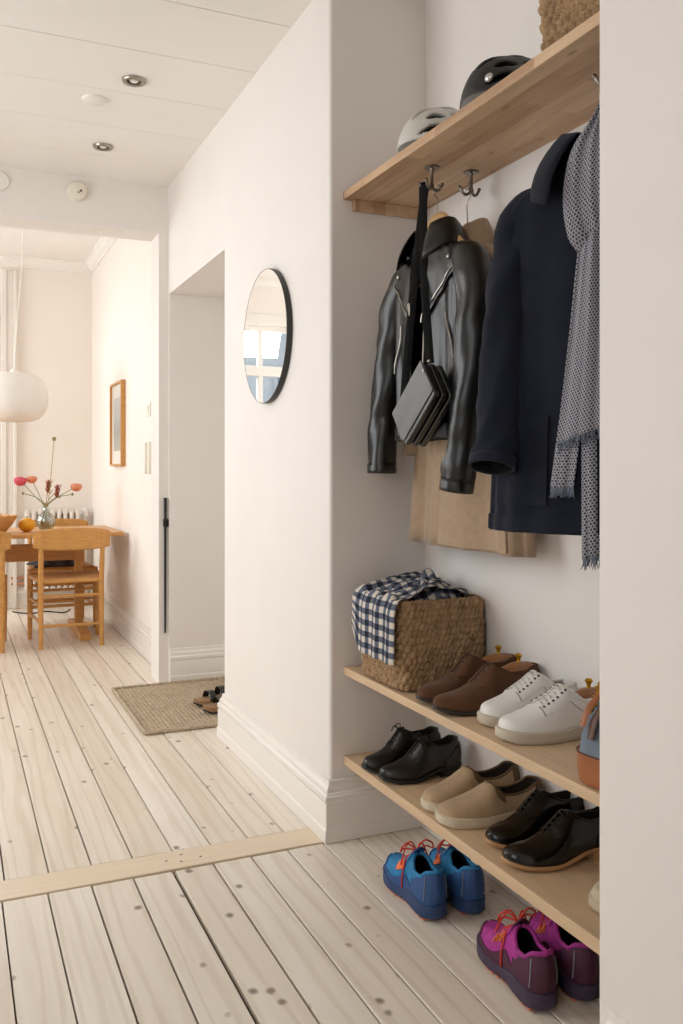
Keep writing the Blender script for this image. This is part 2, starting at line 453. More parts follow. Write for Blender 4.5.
# floor: individual boards in one mesh
def make_floor():
    mb = MB(); cols = []
    def board(x0, x1, y0, y1, z=0.0, gap=.0022):
        n0 = len(mb.v); e = .002
        mb.box(x0+gap, x1-gap, y0, y1, -.02, z); c = (random.random(), random.random(), random.random(), 1)
        cols.extend([c]*(len(mb.v)-n0))
    x = -.145+.1155*8
    while x > -3.2:
        w = .1155
        gap = random.uniform(.0016, .0032)
        y0 = -4.2
        board(x-w, x-(.005 if abs(x+.4915) < .01 else 0), y0, -.0165, random.uniform(-.0012, .0012), gap)
        x -= w
    x = -.11+.1187*7
    while x > -3.3:
        board(x-.1187, x, .1165, 5.45, random.uniform(-.001, .001), random.uniform(.0014, .0028)); x -= .1187
    board(-.15+.1155*8+.0, 1.2, -4.2, -3.9)
    o = mb.build('floor', FLOORM, smooth=0, bevel=.0015, seg=1)
    at = o.data.attributes.new('rnd', 'FLOAT_COLOR', 'POINT')
    for i, c in enumerate(cols): at.data[i].color = c
    struct(o, 'pale soaped pine floorboards with dark gaps and knots', 'floor')
    sub = MB().box(-3.3, 1.2, -4.2, 5.45, -.08, -.021).build('floor', DARKSUB); struct(sub, 'dark subfloor seen in the gaps', 'floor')
    th = MB(); th.box(-2.45, .0, -.0105, .1105, -.02, .003)
    o = th.build('trim_1', THRESH, bevel=.003)
    n = MB()
    for (a, b) in ((-.46, .03), (-.45, .075), (-.5, .05), (-.40, .04)): n.lathe([(.004, .0031), (.003, .0036), (0, .0036)], 8, (a, b, 0))
    n.build('nail', BLACKM, o)
    struct(o, 'flat threshold board laid across the pale floorboards', 'threshold')
make_floor()

def rect_wall(axis, pos, th, a0, a1, z0, z1, holes):
    """wall slab with rectangular holes: axis 'x' -> plane x=pos, spanning y; th signed thickness"""
    mb = MB(); As = sorted({a0, a1, *[h[0] for h in holes], *[h[1] for h in holes]}); Zs = sorted({z0, z1, *[h[2] for h in holes], *[h[3] for h in holes]})
    lo, hi = min(pos, pos+th), max(pos, pos+th)
    for i in range(len(As)-1):
        for j in range(len(Zs)-1):
            ca, cz = (As[i]+As[i+1])/2, (Zs[j]+Zs[j+1])/2
            if any(h[0] < ca < h[1] and h[2] < cz < h[3] for h in holes): continue
            if axis == 'x': mb.box(lo, hi, As[i], As[i+1], Zs[j], Zs[j+1])
            else: mb.box(As[i], As[i+1], lo, hi, Zs[j], Zs[j+1])
    return mb
# mirror wall with rounded outer corner
def extrude_xy(mb, pts, z0, z1):
    return mb.prism([(x, y, z0) for x, y in pts], (0, 0, z1-z0))
def rcorner(cx, cy, r, a0, a1, n=6):
    return [(cx+r*math.cos(math.radians(a0+(a1-a0)*k/n)), cy+r*math.sin(math.radians(a0+(a1-a0)*k/n))) for k in range(n+1)]
R = .012
mb = MB()
extrude_xy(mb, rcorner(R, R, R, 180, 270)+[(.75, 0), (.75, 1.17)]+rcorner(R, 1.17-R, R, 90, 180), 0, 2.10)
extrude_xy(mb, rcorner(R, R, R, 180, 270)+[(.75, 0), (.75, 2.26), (0, 2.26)], 2.10, ZD)
mb.box(0, .75, 2.22, 2.26, 0, 2.10)
struct(mb.build('wall_right', WALL, smooth=40), 'smooth off-white plaster wall carrying the round mirror', 'wall')
struct(MB().box(.62, .75, 1.1, 2.3, 0, 2.2).build('wall_niche', WALL), 'back of the deep wall opening', 'wall')
struct(MB().box(ALC, .75, -2.1, .01, 0, ZC+.2).build('wall_alcove_back', WALL), 'beige back wall of the coat alcove', 'wall')
struct(MB().box(.0, ALC+.1, -2.1, -1.85, 0, ZC+.2).build('wall_alcove_side', WALL), 'near side wall of the coat alcove', 'wall')
mb = MB(); e = .018
extrude_xy(mb, [(.040, -1.245)]+rcorner(e, -1.245-e, e, 80, 180, 8)+[(0, -4.1), (.040, -4.1)], 0, ZC+.2)
struct(mb.build('wall_near', WALL, smooth=50), 'white wall edge in the right foreground', 'wall')
mb = MB()
mb.box(-3.2, -.05, 2.25, 2.45, 2.43, ZD+.1); mb.box(-.05, .75, 2.25, 2.45, 0, ZD+.1); mb.box(-3.2, -1.95, 2.25, 2.45, 0, 2.43)
struct(mb.build('wall_far', WALL), 'white wall with the wide opening into the dining room', 'wall')
struct(rect_wall('x', .035, .2, 2.45, 5.4, 0, ZD+.1, []).build('wall_dining_right', WALLD), 'warm white dining room wall on the right', 'wall')
WB = (-1.95, -.82, .45, 2.5)
struct(rect_wall('y', 5.33, .2, -3.3, .3, 0, ZD+.1, [WB]).build('wall_dining_back', WALLD), 'pale peach back wall of the dining room', 'wall')
WL = (3.05, 4.95, .6, 2.6)
struct(rect_wall('x', -3.0, -.2, 2.3, 5.5, 0, ZD+.1, [WL]).build('wall_dining_left', WALLD), 'dining room wall with a window on the left', 'wall')
WH = (-.1, 1.6, .6, 2.5); WH2 = (-3.3, -1.8, .6, 2.5)
struct(rect_wall('x', -2.35, -.2, -4.2, 2.4, 0, ZC+.2, [WH, WH2]).build('wall_left', WALL), 'hall wall with a window on the left', 'wall')
struct(MB().box(-2.5, .8, -4.25, -4.05, 0, ZC+.2).build('wall_back', WALL), 'hall wall behind the viewer', 'wall')
# ceilings
mb = MB(); y = .34-.386*12
while y < 2.3:
    mb.box(-2.5, .8, y+.0014, min(y+.386, 2.33)-.0014, ZC, ZC+.03); y += .386
struct(mb.build('ceiling', CEIL, bevel=.002, seg=1), 'white ceiling of wide boards with thin joints', 'ceiling')
struct(MB().box(-2.6, .8, -4.3, 2.4, ZC+.022, ZC+.2).build('ceiling', GAPM), 'backing behind the ceiling boards', 'ceiling')
struct(MB().box(-3.3, .3, 2.3, 5.6, ZD, ZD+.15).build('ceiling', CEIL), 'white dining room ceiling', 'ceiling')
mb = MB(); prof = [(0, 0), (.07, 0), (.07, -.012), (.05, -.02), (.03, -.05), (.012, -.06), (.012, -.085), (0, -.085)]
mb.prism([(-3.0, 5.33-a, ZD+b) for a, b in prof], (3.03, 0, 0))
mb.prism([(.035-a, 2.45, ZD+b) for a, b in prof], (0, 2.88, 0))
struct(mb.build('trim_2', CEIL, smooth=30), 'white cornice around the dining room ceiling', 'trim')
# baseboards, profiled
BP = [(0, 0), (.026, 0), (.026, .038), (.022, .044), (.022, .115), (.019, .122), (.024, .128), (.024, .142), (.016, .150), (.016, .160), (.008, .172), (.006, .186), (0, .188)]
def baseboard(name, p0, p1, nrm, label, m0=0, m1=0):
    p0 = Vector(p0); p1 = Vector(p1); n = Vector(nrm); d = (p1-p0).normalized(); mb = MB()
    a = mb.add([(*(p0+n*o-d*m0*o), z) for o, z in BP]); b = mb.add([(*(p1+n*o+d*m1*o), z) for o, z in BP]); k = len(BP)
    mb.face([a+i for i in range(k)][::-1]); mb.face([b+i for i in range(k)])
    for i in range(k): mb.face((a+i, a+(i+1) % k, b+(i+1) % k, b+i))
    return struct(mb.build(name, TRIM, smooth=25, bevel=.0012, seg=1), label, 'baseboard')
baseboard('baseboard_right', (0, 0), (0, 1.17), (-1, 0), 'profiled white baseboard below the mirror', 1, 1)
baseboard('baseboard_alcove_left', (0, 0), (ALC, 0), (0, -1), 'profiled white baseboard wrapping into the alcove', 1, 0)
baseboard('baseboard_alcove_back', (ALC, 0), (ALC, -1.85), (-1, 0), 'white baseboard low behind the shoe shelves', 0, 0)
baseboard('baseboard_niche', (.0, 2.22), (.62, 2.22), (0, -1), 'tall white baseboard inside the deep opening', 0, 0)
baseboard('baseboard_niche_near', (.0, 1.17), (.62, 1.17), (0, 1), 'baseboard on the near side of the opening', 1, 0)
baseboard('baseboard_dining_right', (.035, 2.45), (.035, 5.33), (-1, 0), 'white baseboard along the dining room wall', 0, 0)
baseboard('baseboard_dining_back', (-.6, 5.33), (.035, 5.33), (0, -1), 'white baseboard under the radiator', 0, 0)
baseboard('baseboard_near', (0, -1.285), (0, -4.05), (-1, 0), 'white baseboard on the near wall', 0, 0)
# windows
def window(name, axis, pos, a0, a1, z0, z1, muls, transom, label, depth=.14, casing=.09, sign=1):
    root = MB()
    def bx(mb, a, b, d0, d1, za, zb):
        lo, hi = sorted((pos+sign*d0, pos+sign*d1))
        (mb.box(lo, hi, a, b, za, zb) if axis == 'x' else mb.box(a, b, lo, hi, za, zb))
    f = MB(); t = .05
    for a, b in ((a0, a0+t), (a1-t, a1)): bx(f, a, b, .06, .12, z0, z1)
    bx(f, a0+t, a1-t, .06, .12, z0, z0+t); bx(f, a0+t, a1-t, .06, .12, z1-t, z1)
    if transom: bx(f, a0+t, a1-t, .05, .12, transom[0], transom[1])
    for m in muls: bx(f, m-.022, m+.022, .055, .115, z0+t, z1-t)
    o = f.build(name, TRIM, bevel=.004); struct(o, label, 'window')
    g = MB(); bx(g, a0+t, a1-t, .088, .092, z0+t, z1-t); g.build('pane', PANE, o)
    c = MB()
    bx(c, a0-casing, a0, -.018, .002, z0-.05, z1+casing); bx(c, a1, a1+casing, -.018, .002, z0-.05, z1+casing)
    bx(c, a0, a1, -.018, .002, z1, z1+casing); c.build('casing', TRIM, o, bevel=.005)
    s = MB(); bx(s, a0-casing-.02, a1+casing+.02, -.06, .002, z0-.045, z0-.01); s.build('sill', TRIM, o, bevel=.005)
    return o
window('window_1', 'y', 5.33, WB[0], WB[1], WB[2], WB[3], (-1.62, -1.2), (2.03, 2.12), 'tall dining room window with a wide transom', casing=.1)
window('window_2', 'x', -3.0, WL[0], WL[1], WL[2], WL[3], (4.0,), (2.1, 2.18), 'wide window in the dining room side wall', sign=-1)
window('window_3', 'x', -2.35, WH[0], WH[1], WH[2], WH[3], (.75,), (2.0, 2.08), 'hall window opposite the mirror', sign=-1)
window('added_window', 'x', -2.35, WH2[0], WH2[1], WH2[2], WH2[3], (-2.55,), (2.0, 2.08), 'unseen hall window opposite the coat alcove, added for light', sign=-1)  # invented window out of view, put in to go with the fill light
mb = MB()
for a, b in ((-.60, -.02), (-.635, -.045), (-.68, -.02), (-.72, -.01)): pass
mb.box(-.605, -.575, 5.285, 5.33, 0, 2.80); mb.box(-.655, -.605, 5.305, 5.33, 0, 2.80); mb.box(-.70, -.655, 5.29, 5.33, 0, 2.80)
struct(mb.build('trim_3', TRIM, bevel=.006), 'white moulded pilaster on the dining room back wall', 'trim')
d = MB().box(.585, .62, 1.27, 2.12, 0, 2.05).build('door_1', TRIM, bevel=.003)
for (y0, y1, z0, z1) in ((1.35, 1.64, .2, .95), (1.75, 2.04, .2, .95), (1.35, 1.64, 1.1, 1.9), (1.75, 2.04, 1.1, 1.9)):
    MB().box(.575, .586, y0, y1, z0, z1).build('panel', TRIM, d, bevel=.006)
MB().tube(smooth_path([(.585, 1.33, 1.03), (.54, 1.33, 1.03), (.53, 1.36, 1.03), (.53, 1.45, 1.03)]), .008).build('handle', STEEL, d)
struct(d, 'white panelled door at the back of the deep opening', 'door')

# house across the street, seen through the window and in the mirror
bld = thing('building', 'pale facade across the street, seen in the round mirror through the window', 'building', (-3.2, 11.5, -3)); bld['kind'] = 'structure'
MB().box(-6, 9, 0, 4, 0, 13).build('wall', FACADE, bld)
for ix in range(-3, 6):
    for iz in range(4):
        x0 = ix*1.5; z0 = 1.2+iz*2.9
        w = MB().box(x0, x0+.75, -.03, .05, z0, z0+1.7).build('window', FACWIN, bld)
        c = MB(); c.box(x0-.06, x0, -.06, .02, z0-.06, z0+1.76); c.box(x0+.75, x0+.81, -.06, .02, z0-.06, z0+1.76)
        c.box(x0, x0+.75, -.06, .02, z0+1.7, z0+1.76); c.box(x0-.1, x0+.85, -.1, .02, z0-.1, z0-.03); c.box(x0+.35, x0+.4, -.05, -.02, z0, z0+1.7)
        c.build('window_frame', FACADE, w)

# ================================================================== SHELVES
YN = -1.85
t = thing('coat_shelf', 'thick staved oak shelf high in the alcove with coat hooks below', 'shelf', (0, 0, 0))
MB().box(.045, ALC, YN, 0, 1.995, 2.02).build('board', SHELFW, t, bevel=.002)
MB().box(.075, ALC-.02, -.022, 0, 1.962, 1.995).build('cleat', SHELFW, t, bevel=.002)
t = thing('shoe_shelf', 'pale wooden shelf at knee height holding the wicker basket', 'shelf', (0, 0, 0), group=None)
MB().box(.045, ALC, YN, 0, .511, .535).build('board', SHELFW2, t, bevel=.002)
MB().box(ALC-.018, ALC, YN, 0, .488, .511).build('cleat', SHELFW2, t, bevel=.002)
t = thing('shoe_shelf', 'pale wooden shelf lowest in the alcove just above the floor', 'shelf', (0, 0, 0))
MB().box(.045, ALC, YN, 0, .230, .258).build('board', SHELFW2, t, bevel=.002)
MB().box(ALC-.05, ALC-.03, YN, -.03, .19, .230).build('cleat', SHELFW2, t, bevel=.002)

# coat hooks
def coat_hook(loc, rz, label):
    t = thing('coat_hook', label, 'hook', loc, rz, 'metal hooks under the coat shelf')
    MB().lathe([(0, -.004), (.020, -.004), (.022, -.002), (.022, 0), (0, 0)], 20).build('base_plate', HOOKM, t)
    MB().lathe([(.007, -.003), (.005, -.012), (.0045, -.045), (.007, -.052), (.007, -.060), (0, -.064)], 12).build('stem', HOOKM, t)
    for a in (0, 145, 215):
        c, s = math.cos(math.radians(a)), math.sin(math.radians(a))
        p = smooth_path([(0, 0, -.055), (.012*c, .012*s, -.064), (.024*c, .024*s, -.060), (.034*c, .034*s, -.044)])
        mb = MB().tube(p, [.0042]*(len(p)-1)+[.0034], 8); mb.sphere(p[-1], .0055, 10, 6); mb.build('prong', HOOKM, t)
    return t
H1 = Vector((.150, -.375, 1.995)); H2 = Vector((.272, -.385, 1.995)); H3 = Vector((.150, -1.112, 1.995))
coat_hook(H1, 0, 'metal hook holding the black bag strap and leather jacket')
coat_hook(H2, .3, 'metal hook behind, holding the camel coat')
coat_hook(H3, .15, 'metal hook above the patterned scarf')

# ================================================================== GARMENTS
def spow(x, e): return math.copysign(abs(x)**e, x)
def body_fn(tab, amp, n1, n2, ph=0.0, front_drop=0.0):
    z = [r[0] for r in tab]; k = len(tab)-1
    fz = interp([(i/k, r[0]) for i, r in enumerate(tab)]); fa = interp([(i/k, r[1]) for i, r in enumerate(tab)])
    fb = interp([(i/k, r[2]) for i, r in enumerate(tab)])
    def f(u, v):
        a = 2*PI*u; A, B, Z = fa(v), fb(v), fz(v)
        q = amp*(.15+.85*v**1.3)*sstep(.1, .3, v)
        w = math.sin(n1*a+ph+1.5*v)+.6*math.sin(n2*a+ph*2-2*v)+.4*math.sin(2.3*n2*a+ph+4*v)
        X = A*spow(math.sin(a), .85)*(1+q*.25*w/max(A, .05)); Y = -B*spow(math.cos(a), .7)
        Y += -math.copysign(1, math.cos(a))*q*w*abs(math.cos(a))**.5
        return Vector((X, Y, Z-front_drop*v*max(0, math.cos(a))))
    return f
def sleeve(name, path, radii, mat, lining, parent, wr=.006, k=5, flat=(1, .72), cuff=None, seed=0, nring=22):
    p = smooth_path(path, 10); m = len(p); rf = interp([(i/(len(radii)-1), r) for i, r in enumerate(radii)])
    mb = MB(); mb.tube(p, [rf(i/(m-1)) for i in range(m)], nring, flat=(flat[0], flat[1], (1, 0, 0)), cap=False)
    for i, v in enumerate(mb.v):
        j = i//nring; c = p[j]; d = v-c; s = j/(m-1)
        g = noise.noise(Vector((v.x*9+seed, v.y*9, v.z*22+seed*2)))+.35*math.sin(s*23+seed*1.7+5*d.normalized().x+3*noise.noise(Vector((s*3,seed,0))))*sstep(.15, .5, s)*sstep(1.0, .9, s)
        mb.v[i] = c+d*(1+wr*g/max(d.length, .02))
    o = mb.build(name, mat, parent, solid=.004, mat2=lining, smooth=60)
    if cuff:
        q = p[-4:]; cm = MB().tube(q, [rf(1)*1.06]*len(q), nring, flat=(flat[0], flat[1], (1, 0, 0)), cap=False)
        cm.build('cuff', cuff, o, solid=.003, mat2=lining, smooth=60)
    return o
def collar(mat, parent, rx, ry, z0, stand, fall, spread, gap, point=.03, name='collar', thick=.003):
    """turned-down collar round the neck, open at the front by +-gap radians"""
    def f(u, v):
        a = gap+(2*PI-2*gap)*u
        fr = abs(math.cos(a/2))**3 if True else 0
        fr = max(0, math.cos(a))**2
        if v < .35:
            k = v/.35; r = 0+.004*k; z = z0+stand*k*(1-.35*fr)
        else:
            k = (v-.35)/.65; r = .004+spread*math.sin(k*PI/2)*(1+.5*fr); z = z0+stand*(1-.35*fr)-(fall+point*fr)*k**1.15
        return Vector(((rx+r)*math.sin(a), -(ry+r)*math.cos(a)-(.01*fr*k if v > .35 else 0), z))
    return MB().grid(f, 40, 10).build(name, mat, parent, solid=thick, off=0, smooth=70)
def hanger(loc, rz, label, hook_dir=1, bar=False, half=.205, hz=.128):
    """wooden hanger; local origin at the top middle of the wood"""
    t = thing('coat_hanger', label, 'hanger', loc, rz, 'wooden hangers')
    mb = MB(); P = smooth_path([(-half, .010, -.158), (-half*.72, .005, -.124), (-half*.35, 0, -.066), (-.040, 0, -.024), (0, 0, -.012), (.040, 0, -.024), (half*.35, 0, -.066), (half*.72, .005, -.124), (half, .010, -.158)], 5)
    rr = [.009+.013*max(0, 1-abs(p.x)/half)**.8 for p in P]
    mb.tube(P, rr, 12, flat=(1, .5, (0, 0, 1))); mb.build('wood_body', HANGWOOD, t)
    r = .017; c = (0, 0, hz-r)
    path = [(0, 0, -.01), (0, 0, .03), (.004*hook_dir, 0, hz-2*r-.006)]
    path = [(0, 0, 0), (0, 0, .02), (-.002*hook_dir, 0, hz-2.3*r)] + [(hook_dir*r*math.cos(a), 0, hz-r+r*math.sin(a)) for a in [math.radians(d) for d in (-30, 0, 30, 60, 90, 120, 150, 175)]]
    MB().tube(smooth_path(path, 4), .0021, 8).build('hook', STEEL, t)
    if bar: MB().tube([(-half*.72, .006, -.170), (half*.72, .006, -.170)], .006, 10).tube([(-half*.72, .006, -.12), (-half*.72, .006, -.170)], .004, 8).tube([(half*.72, .006, -.12), (half*.72, .006, -.170)], .004, 8).build('trouser_bar', HANGWOOD, t)
    return t
RG = -PI/2
# --- camel coat
NC = (.259, -.385, 1.795)
hanger((NC[0], NC[1], NC[2]+.045), RG, 'wooden hanger inside the camel coat', 1, hz=.105)
ct = thing('coat', 'long camel wool coat hanging behind the leather jacket', 'coat', NC, RG, None)
tab = [(.0, .075, .030), (-.03, .11, .034), (-.075, .19, .036), (-.11, .215, .038), (-.25, .22, .040), (-.45, .245, .040), (-.65, .275, .040), (-.865, .305, .042)]
fc = body_fn(tab, .013, 6, 9, .7)
MB().grid(lambda u, v: fc(u, v), 96, 40, cu=True).build('body', CAMEL, ct, solid=.004, mat2=CAMELIN, smooth=60)
mb = MB(); patch(mb, lambda s, r: fc(r % 1, s), .12, .995, lambda s: .965, lambda s: .965+.19, 30, 8, .002, .004, lambda s: Vector((0, 0, tab[0][0]-.9*s))); mb.build('front_panel', CAMEL, ct, smooth=50)
collar(CAMEL, ct, .078, .034, -.005, .055, .09, .024, .55, .05)
sleeve('sleeve', [(-.11, 0, -.065), (-.195, 0, -.105), (-.245, -.004, -.2), (-.262, -.012, -.4), (-.262, -.02, -.60)], [.025, .062, .064, .056, .052], CAMEL, CAMELIN, ct, .004, flat=(.52, .8))
sleeve('sleeve', [(.11, 0, -.065), (.195, 0, -.105), (.245, -.004, -.2), (.262, -.012, -.4), (.262, -.02, -.60)], [.025, .062, .064, .056, .052], CAMEL, CAMELIN, ct, .004, flat=(.52, .8), seed=3)
# --- leather jacket
NL = (.160, -.378, 1.795)
hanger((NL[0]+.006, NL[1], NL[2]+.065), RG, 'wooden hanger with trouser bar inside the leather jacket', -1, True, .2, hz=.085)
lj = thing('leather_jacket', 'black leather biker jacket hanging open on a wooden hanger', 'jacket', NL, RG)
tab = [(.0, .070, .036), (-.03, .105, .040), (-.070, .175, .042), (-.11, .205, .046), (-.22, .200, .050), (-.34, .198, .050), (-.46, .196, .048), (-.56, .196, .048)]
fl = body_fn(tab, .009, 5, 11, .3)
MB().grid(fl, 96, 40, cu=True, skip=lambda u, v: (u < .02+.028*(1-v) or u > 1-.02-.028*(1-v))).build('body', BLKLEATHER, lj, solid=.003, mat2=LINDARK, smooth=60)
cz = lambda s: Vector((0, 0, -.56*s))
fL = lambda s, r: fl(r % 1, s)
for sg in (-1, 1):
    w0 = .02
    def lo(s, sg=sg): return sg*(.02+.028*(1-s))
    def hi(s, sg=sg): return sg*(lo(s)*sg + .004+ .115*sstep(.10, .32, s)*(1-sstep(.40, .60, s)) + .03*(1-sstep(.1, .3, s)))
    mb = MB(); patch(mb, fL, .06, .60, lo, hi, 30, 6, .004, .004, cz); mb.build('lapel', BLKLEATHER, lj, smooth=50)
    zp = MB(); path = [fL(s, lo(s)+sg*.002)+Vector((0, -.006, 0)) for s in [.6+.4*i/20 for i in range(21)]]; zp.tube(path, .003, 6)
    path = [fL(s, hi(s)-sg*.012)+Vector((0, -.010, 0)) for s in [.40+.2*i/20 for i in range(21)]]; zp.tube(path, .0022, 6)
    zp.build('zip', STEEL, lj)
    for s, r in ((.18, sg*.115), (.34, sg*.125)):
        MB().sphere(fL(s, r)+Vector((0, -.011, 0)), .0065, 12, 8, (1, .5, 1)).build('snap_button', STEEL, lj)
    ep = MB(); path = [fL(.28+.08*i/8, sg*(.20-.10*i/8))+Vector((0, -.004, 0)) for i in range(9)]
    pz = MB(); path = [fL(.58+.16*i/10, sg*(.10+.05*i/10))+Vector((0, -.004, 0)) for i in range(11)]; pz.tube(path, .0026, 6); pz.build('pocket_zip', STEEL, lj)
mb = MB(); patch(mb, fL, .94, .995, .06, .94, 3, 60, .001, .003, cz); mb.build('hem_band', BLKLEATHER, lj, smooth=50)
collar(BLKLEATHER, lj, .072, .040, -.005, .050, .085, .038, .62, .045, thick=.004)
sleeve('sleeve', [(-.10, 0, -.062), (-.175, 0, -.098), (-.225, -.004, -.18), (-.262, -.012, -.36), (-.285, -.022, -.52), (-.285, -.026, -.655)], [.028, .058, .062, .057, .053, .050], BLKLEATHER, BLKFAB, lj, .006, flat=(.85, .85), cuff=BLKLEATHER, seed=1)
s2 = sleeve('sleeve', [(.10, 0, -.062), (.178, 0, -.098), (.220, -.006, -.19), (.220, -.018, -.38), (.200, -.030, -.55), (.178, -.040, -.70)], [.028, .058, .062, .057, .053, .050], BLKLEATHER, BLKFAB, lj, .006, flat=(.85, .85), cuff=BLKLEATHER, seed=5)
# --- navy chore jacket
NN = (.142, -1.105, 1.785); RN = -math.radians(62)
hanger((NN[0]+.006, NN[1], NN[2]+.045), RN, 'wooden hanger inside the navy jacket, mostly hidden', -1, hz=.105)
nj = thing('work_jacket', 'dark navy cotton jacket with patch pocket hanging beside the scarf', 'jacket', NN, RN)
tab = [(.0, .080, .050), (-.025, .115, .054), (-.060, .208, .056), (-.09, .236, .060), (-.25, .242, .070), (-.45, .246, .074), (-.62, .252, .074), (-.765, .258, .076)]
fn = body_fn(tab, .009, 4, 7, 1.3)
MB().grid(fn, 110, 44, cu=True).build('body', NAVYCLOTH, nj, solid=.004, mat2=NAVYDARK, smooth=60)
cn = lambda s: Vector((0, 0, -.765*s)); fN = lambda s, r: fn(r % 1, s)
mb = MB(); patch(mb, fN, .05, .995, -.022, .022, 30, 3, .002, .003, cn); mb.build('placket', NAVYCLOTH, nj, smooth=50)
for sg in (-1, 1):
    mb = MB(); patch(mb, fN, .775, .945, sg*.048, sg*.158, 12, 10, .002, .0045, cn); p_ = mb.build('pocket', NAVYCLOTH, nj, smooth=50)
    mb = MB(); patch(mb, fN, .775, .795, sg*.047, sg*.159, 3, 10, .006, .002, cn); mb.build('pocket_hem', NAVYCLOTH, p_, smooth=50)
mb = MB(); patch(mb, fN, .965, .997, .001, .999, 2, 90, .001, .0025, cn); mb.build('hem', NAVYCLOTH, nj, smooth=50)
collar(NAVYCLOTH, nj, .080, .052, .004, .064, .122, .062, .35, .05, thick=.005)
sleeve('sleeve', [(-.10, .0, -.055), (-.185, -.002, -.092), (-.200, -.020, -.22), (-.203, -.050, -.40), (-.203, -.080, -.54), (-.200, -.112, -.630)], [.03, .048, .054, .052, .048, .050], NAVYCLOTH, NAVYDARK, nj, .010, flat=(.95, .85), cuff=NAVYCLOTH, seed=2)
sleeve('sleeve', [(.10, 0, -.055), (.190, 0, -.10), (.235, -.004, -.22), (.245, -.012, -.40), (.25, -.02, -.62)], [.03, .056, .060, .055, .050], NAVYCLOTH, NAVYDARK, nj, .010, flat=(.75, .8), seed=8)
# --- scarf, pleated sheets
sf = thing('scarf', 'grey dotted woven scarf with frayed ends hanging over the navy jacket', 'scarf', (.060, -1.13, 0), math.radians(-62))
def sheet(name, zt, zb, xl, xr, yf, pl, amp, fringe=None, slope=0, seed=0.0, nv=46):
    """hanging cloth between the left edge xl(z) and right edge xr(z), pleated lengthwise"""
    L, Rr = interp(sorted(xl)), interp(sorted(xr)); Y = interp(sorted(yf))
    def f(u, v):
        z = zt+(zb-zt)*v; x = L(z)+(Rr(z)-L(z))*u
        a = amp*(.75+.25*math.sin(5*v+seed))
        y = Y(z)+a*math.sin(pl*2*PI*u+seed+.6*v)+.45*a*math.sin(pl*4.6*PI*u+2*seed-v*1.5)+.15*a*math.sin(pl*11*PI*u)
        return Vector((x, y, z+slope*(u-.35)*v))
    W = max(Rr(zt+(zb-zt)*k/8)-L(zt+(zb-zt)*k/8) for k in range(9))*1.2
    o = MB().grid(f, 64, nv, uvs=lambda u, v: (u*W, v*(zt-zb))).build(name, SCARFM, sf, solid=.0035, off=0, smooth=70)
    if fringe:
        mb = MB(); n = 60
        for i in range(n):
            p = f((i+.5)/n, 1); d = random.uniform(.6, 1.1)*fringe
            q = [p+Vector((0, 0, .004)), p+Vector((random.uniform(-.003, .003), random.uniform(-.003, .003), -d*.5)), p+Vector((random.uniform(-.005, .005), random.uniform(-.004, .004), -d))]
            mb.tube(q, [.0017, .0013, .0007], 5)
        mb.build('fringe', FRINGE, o)
    return o
# gathered upper fall from the hook, tucked under at its lower end
sheet('gathered_fall', 1.925, 1.595, [(1.595, -.004), (1.634, -.022), (1.70, -.027), (1.80, -.012), (1.87, .018), (1.925, .030)],
      [(1.595, .12), (1.70, .125), (1.80, .105), (1.88, .055), (1.925, .046)],
      [(1.595, .010), (1.625, -.016), (1.68, -.028), (1.76, -.026), (1.84, .012), (1.925, .066)], 4, .005, None, .07, 1.0, 60)
sheet('hanging_end', 1.66, 1.222, [(1.222, -.046), (1.43, -.020), (1.60, -.003), (1.66, .004)], [(1.222, .13), (1.66, .10)],
      [(1.222, -.016), (1.5, -.012), (1.66, -.004)], 2.2, .006, .022, .06, .4)
sheet('hanging_end', 1.45, 1.115, [(1.115, -.062), (1.30, -.036), (1.45, -.012)], [(1.115, -.012), (1.45, .03)],
      [(1.115, -.010), (1.45, -.002)], 1.2, .004, .020, 0, 1.7)
sheet('hanging_end', 1.45, .985, [(.985, .006), (1.45, -.002)], [(.985, .115), (1.45, .11)],
      [(.985, -.004), (1.45, .002)], 2.2, .006, .024, .03, 2.9)

# --- black bag on the hook
bg = thing('shoulder_bag', 'small black leather accordion bag hanging by its strap from the hook', 'bag', (.045, -.460, 1.325))
ey = Vector((0, .785, -.62)); ez = Vector((0, -.62, -.785)) ; ex = Vector((1, 0, 0))
def slab(mb, x0, x1, L, Hh, sh=0):
    pts = []
    for (a, b, ca) in ((-1, -1, 180), (1, -1, 270), (1, 1, 0), (-1, 1, 90)):
        r = .012
        for k in range(4):
            an = math.radians(ca+k*30)
            pts.append((a*(L/2-r)+r*math.cos(an), b*(Hh/2-r)+r*math.sin(an)))
    mb.prism([ex*x0+ey*p+ez*(q+sh) for p, q in pts], ex*(x1-x0)); return mb
for i in range(3):
    c = slab(MB(), i*.021, i*.021+.017, .208, .118, i*.004).build('compartment', BAGLEATHER, bg, bevel=.003)
MB().prism([ex*-.003+ey*p+ez*q for p, q in ((-.104, -.06), (.104, -.06), (.104, .045), (-.104, .045))], ex*.003).build('flap', BAGFLAP, bg, bevel=.002)
top = Vector((H1.x-.020, H1.y+.008, 1.944))-Vector(bg.location)
A = ex*.026-ey*.100-ez*.055; D = ex*.026+ey*.085-ez*.062
for (e0, dx) in ((A, .006), (D, -.006)):
    P = smooth_path([top+Vector((0, dx, 0)), top.lerp(e0, .5)+Vector((-.006, dx, 0)), e0], 8)
    MB().tube(P,   .0115, 8, flat=(.16, 1, (.5, .87, 0))).build('strap', BLKFAB, bg)
MB().tube([top+Vector((0, .008*math.cos(a), .006*math.sin(a)+.002)) for a in [PI*k/8 for k in range(9)]], .007, 8, flat=(.3, 1)).build('strap_top', BLKFAB, bg)
for q in (A-ez*.006, D-ez*.006): MB().sphere(q, .0065, 10, 8).build('strap_ring', STEEL, bg)
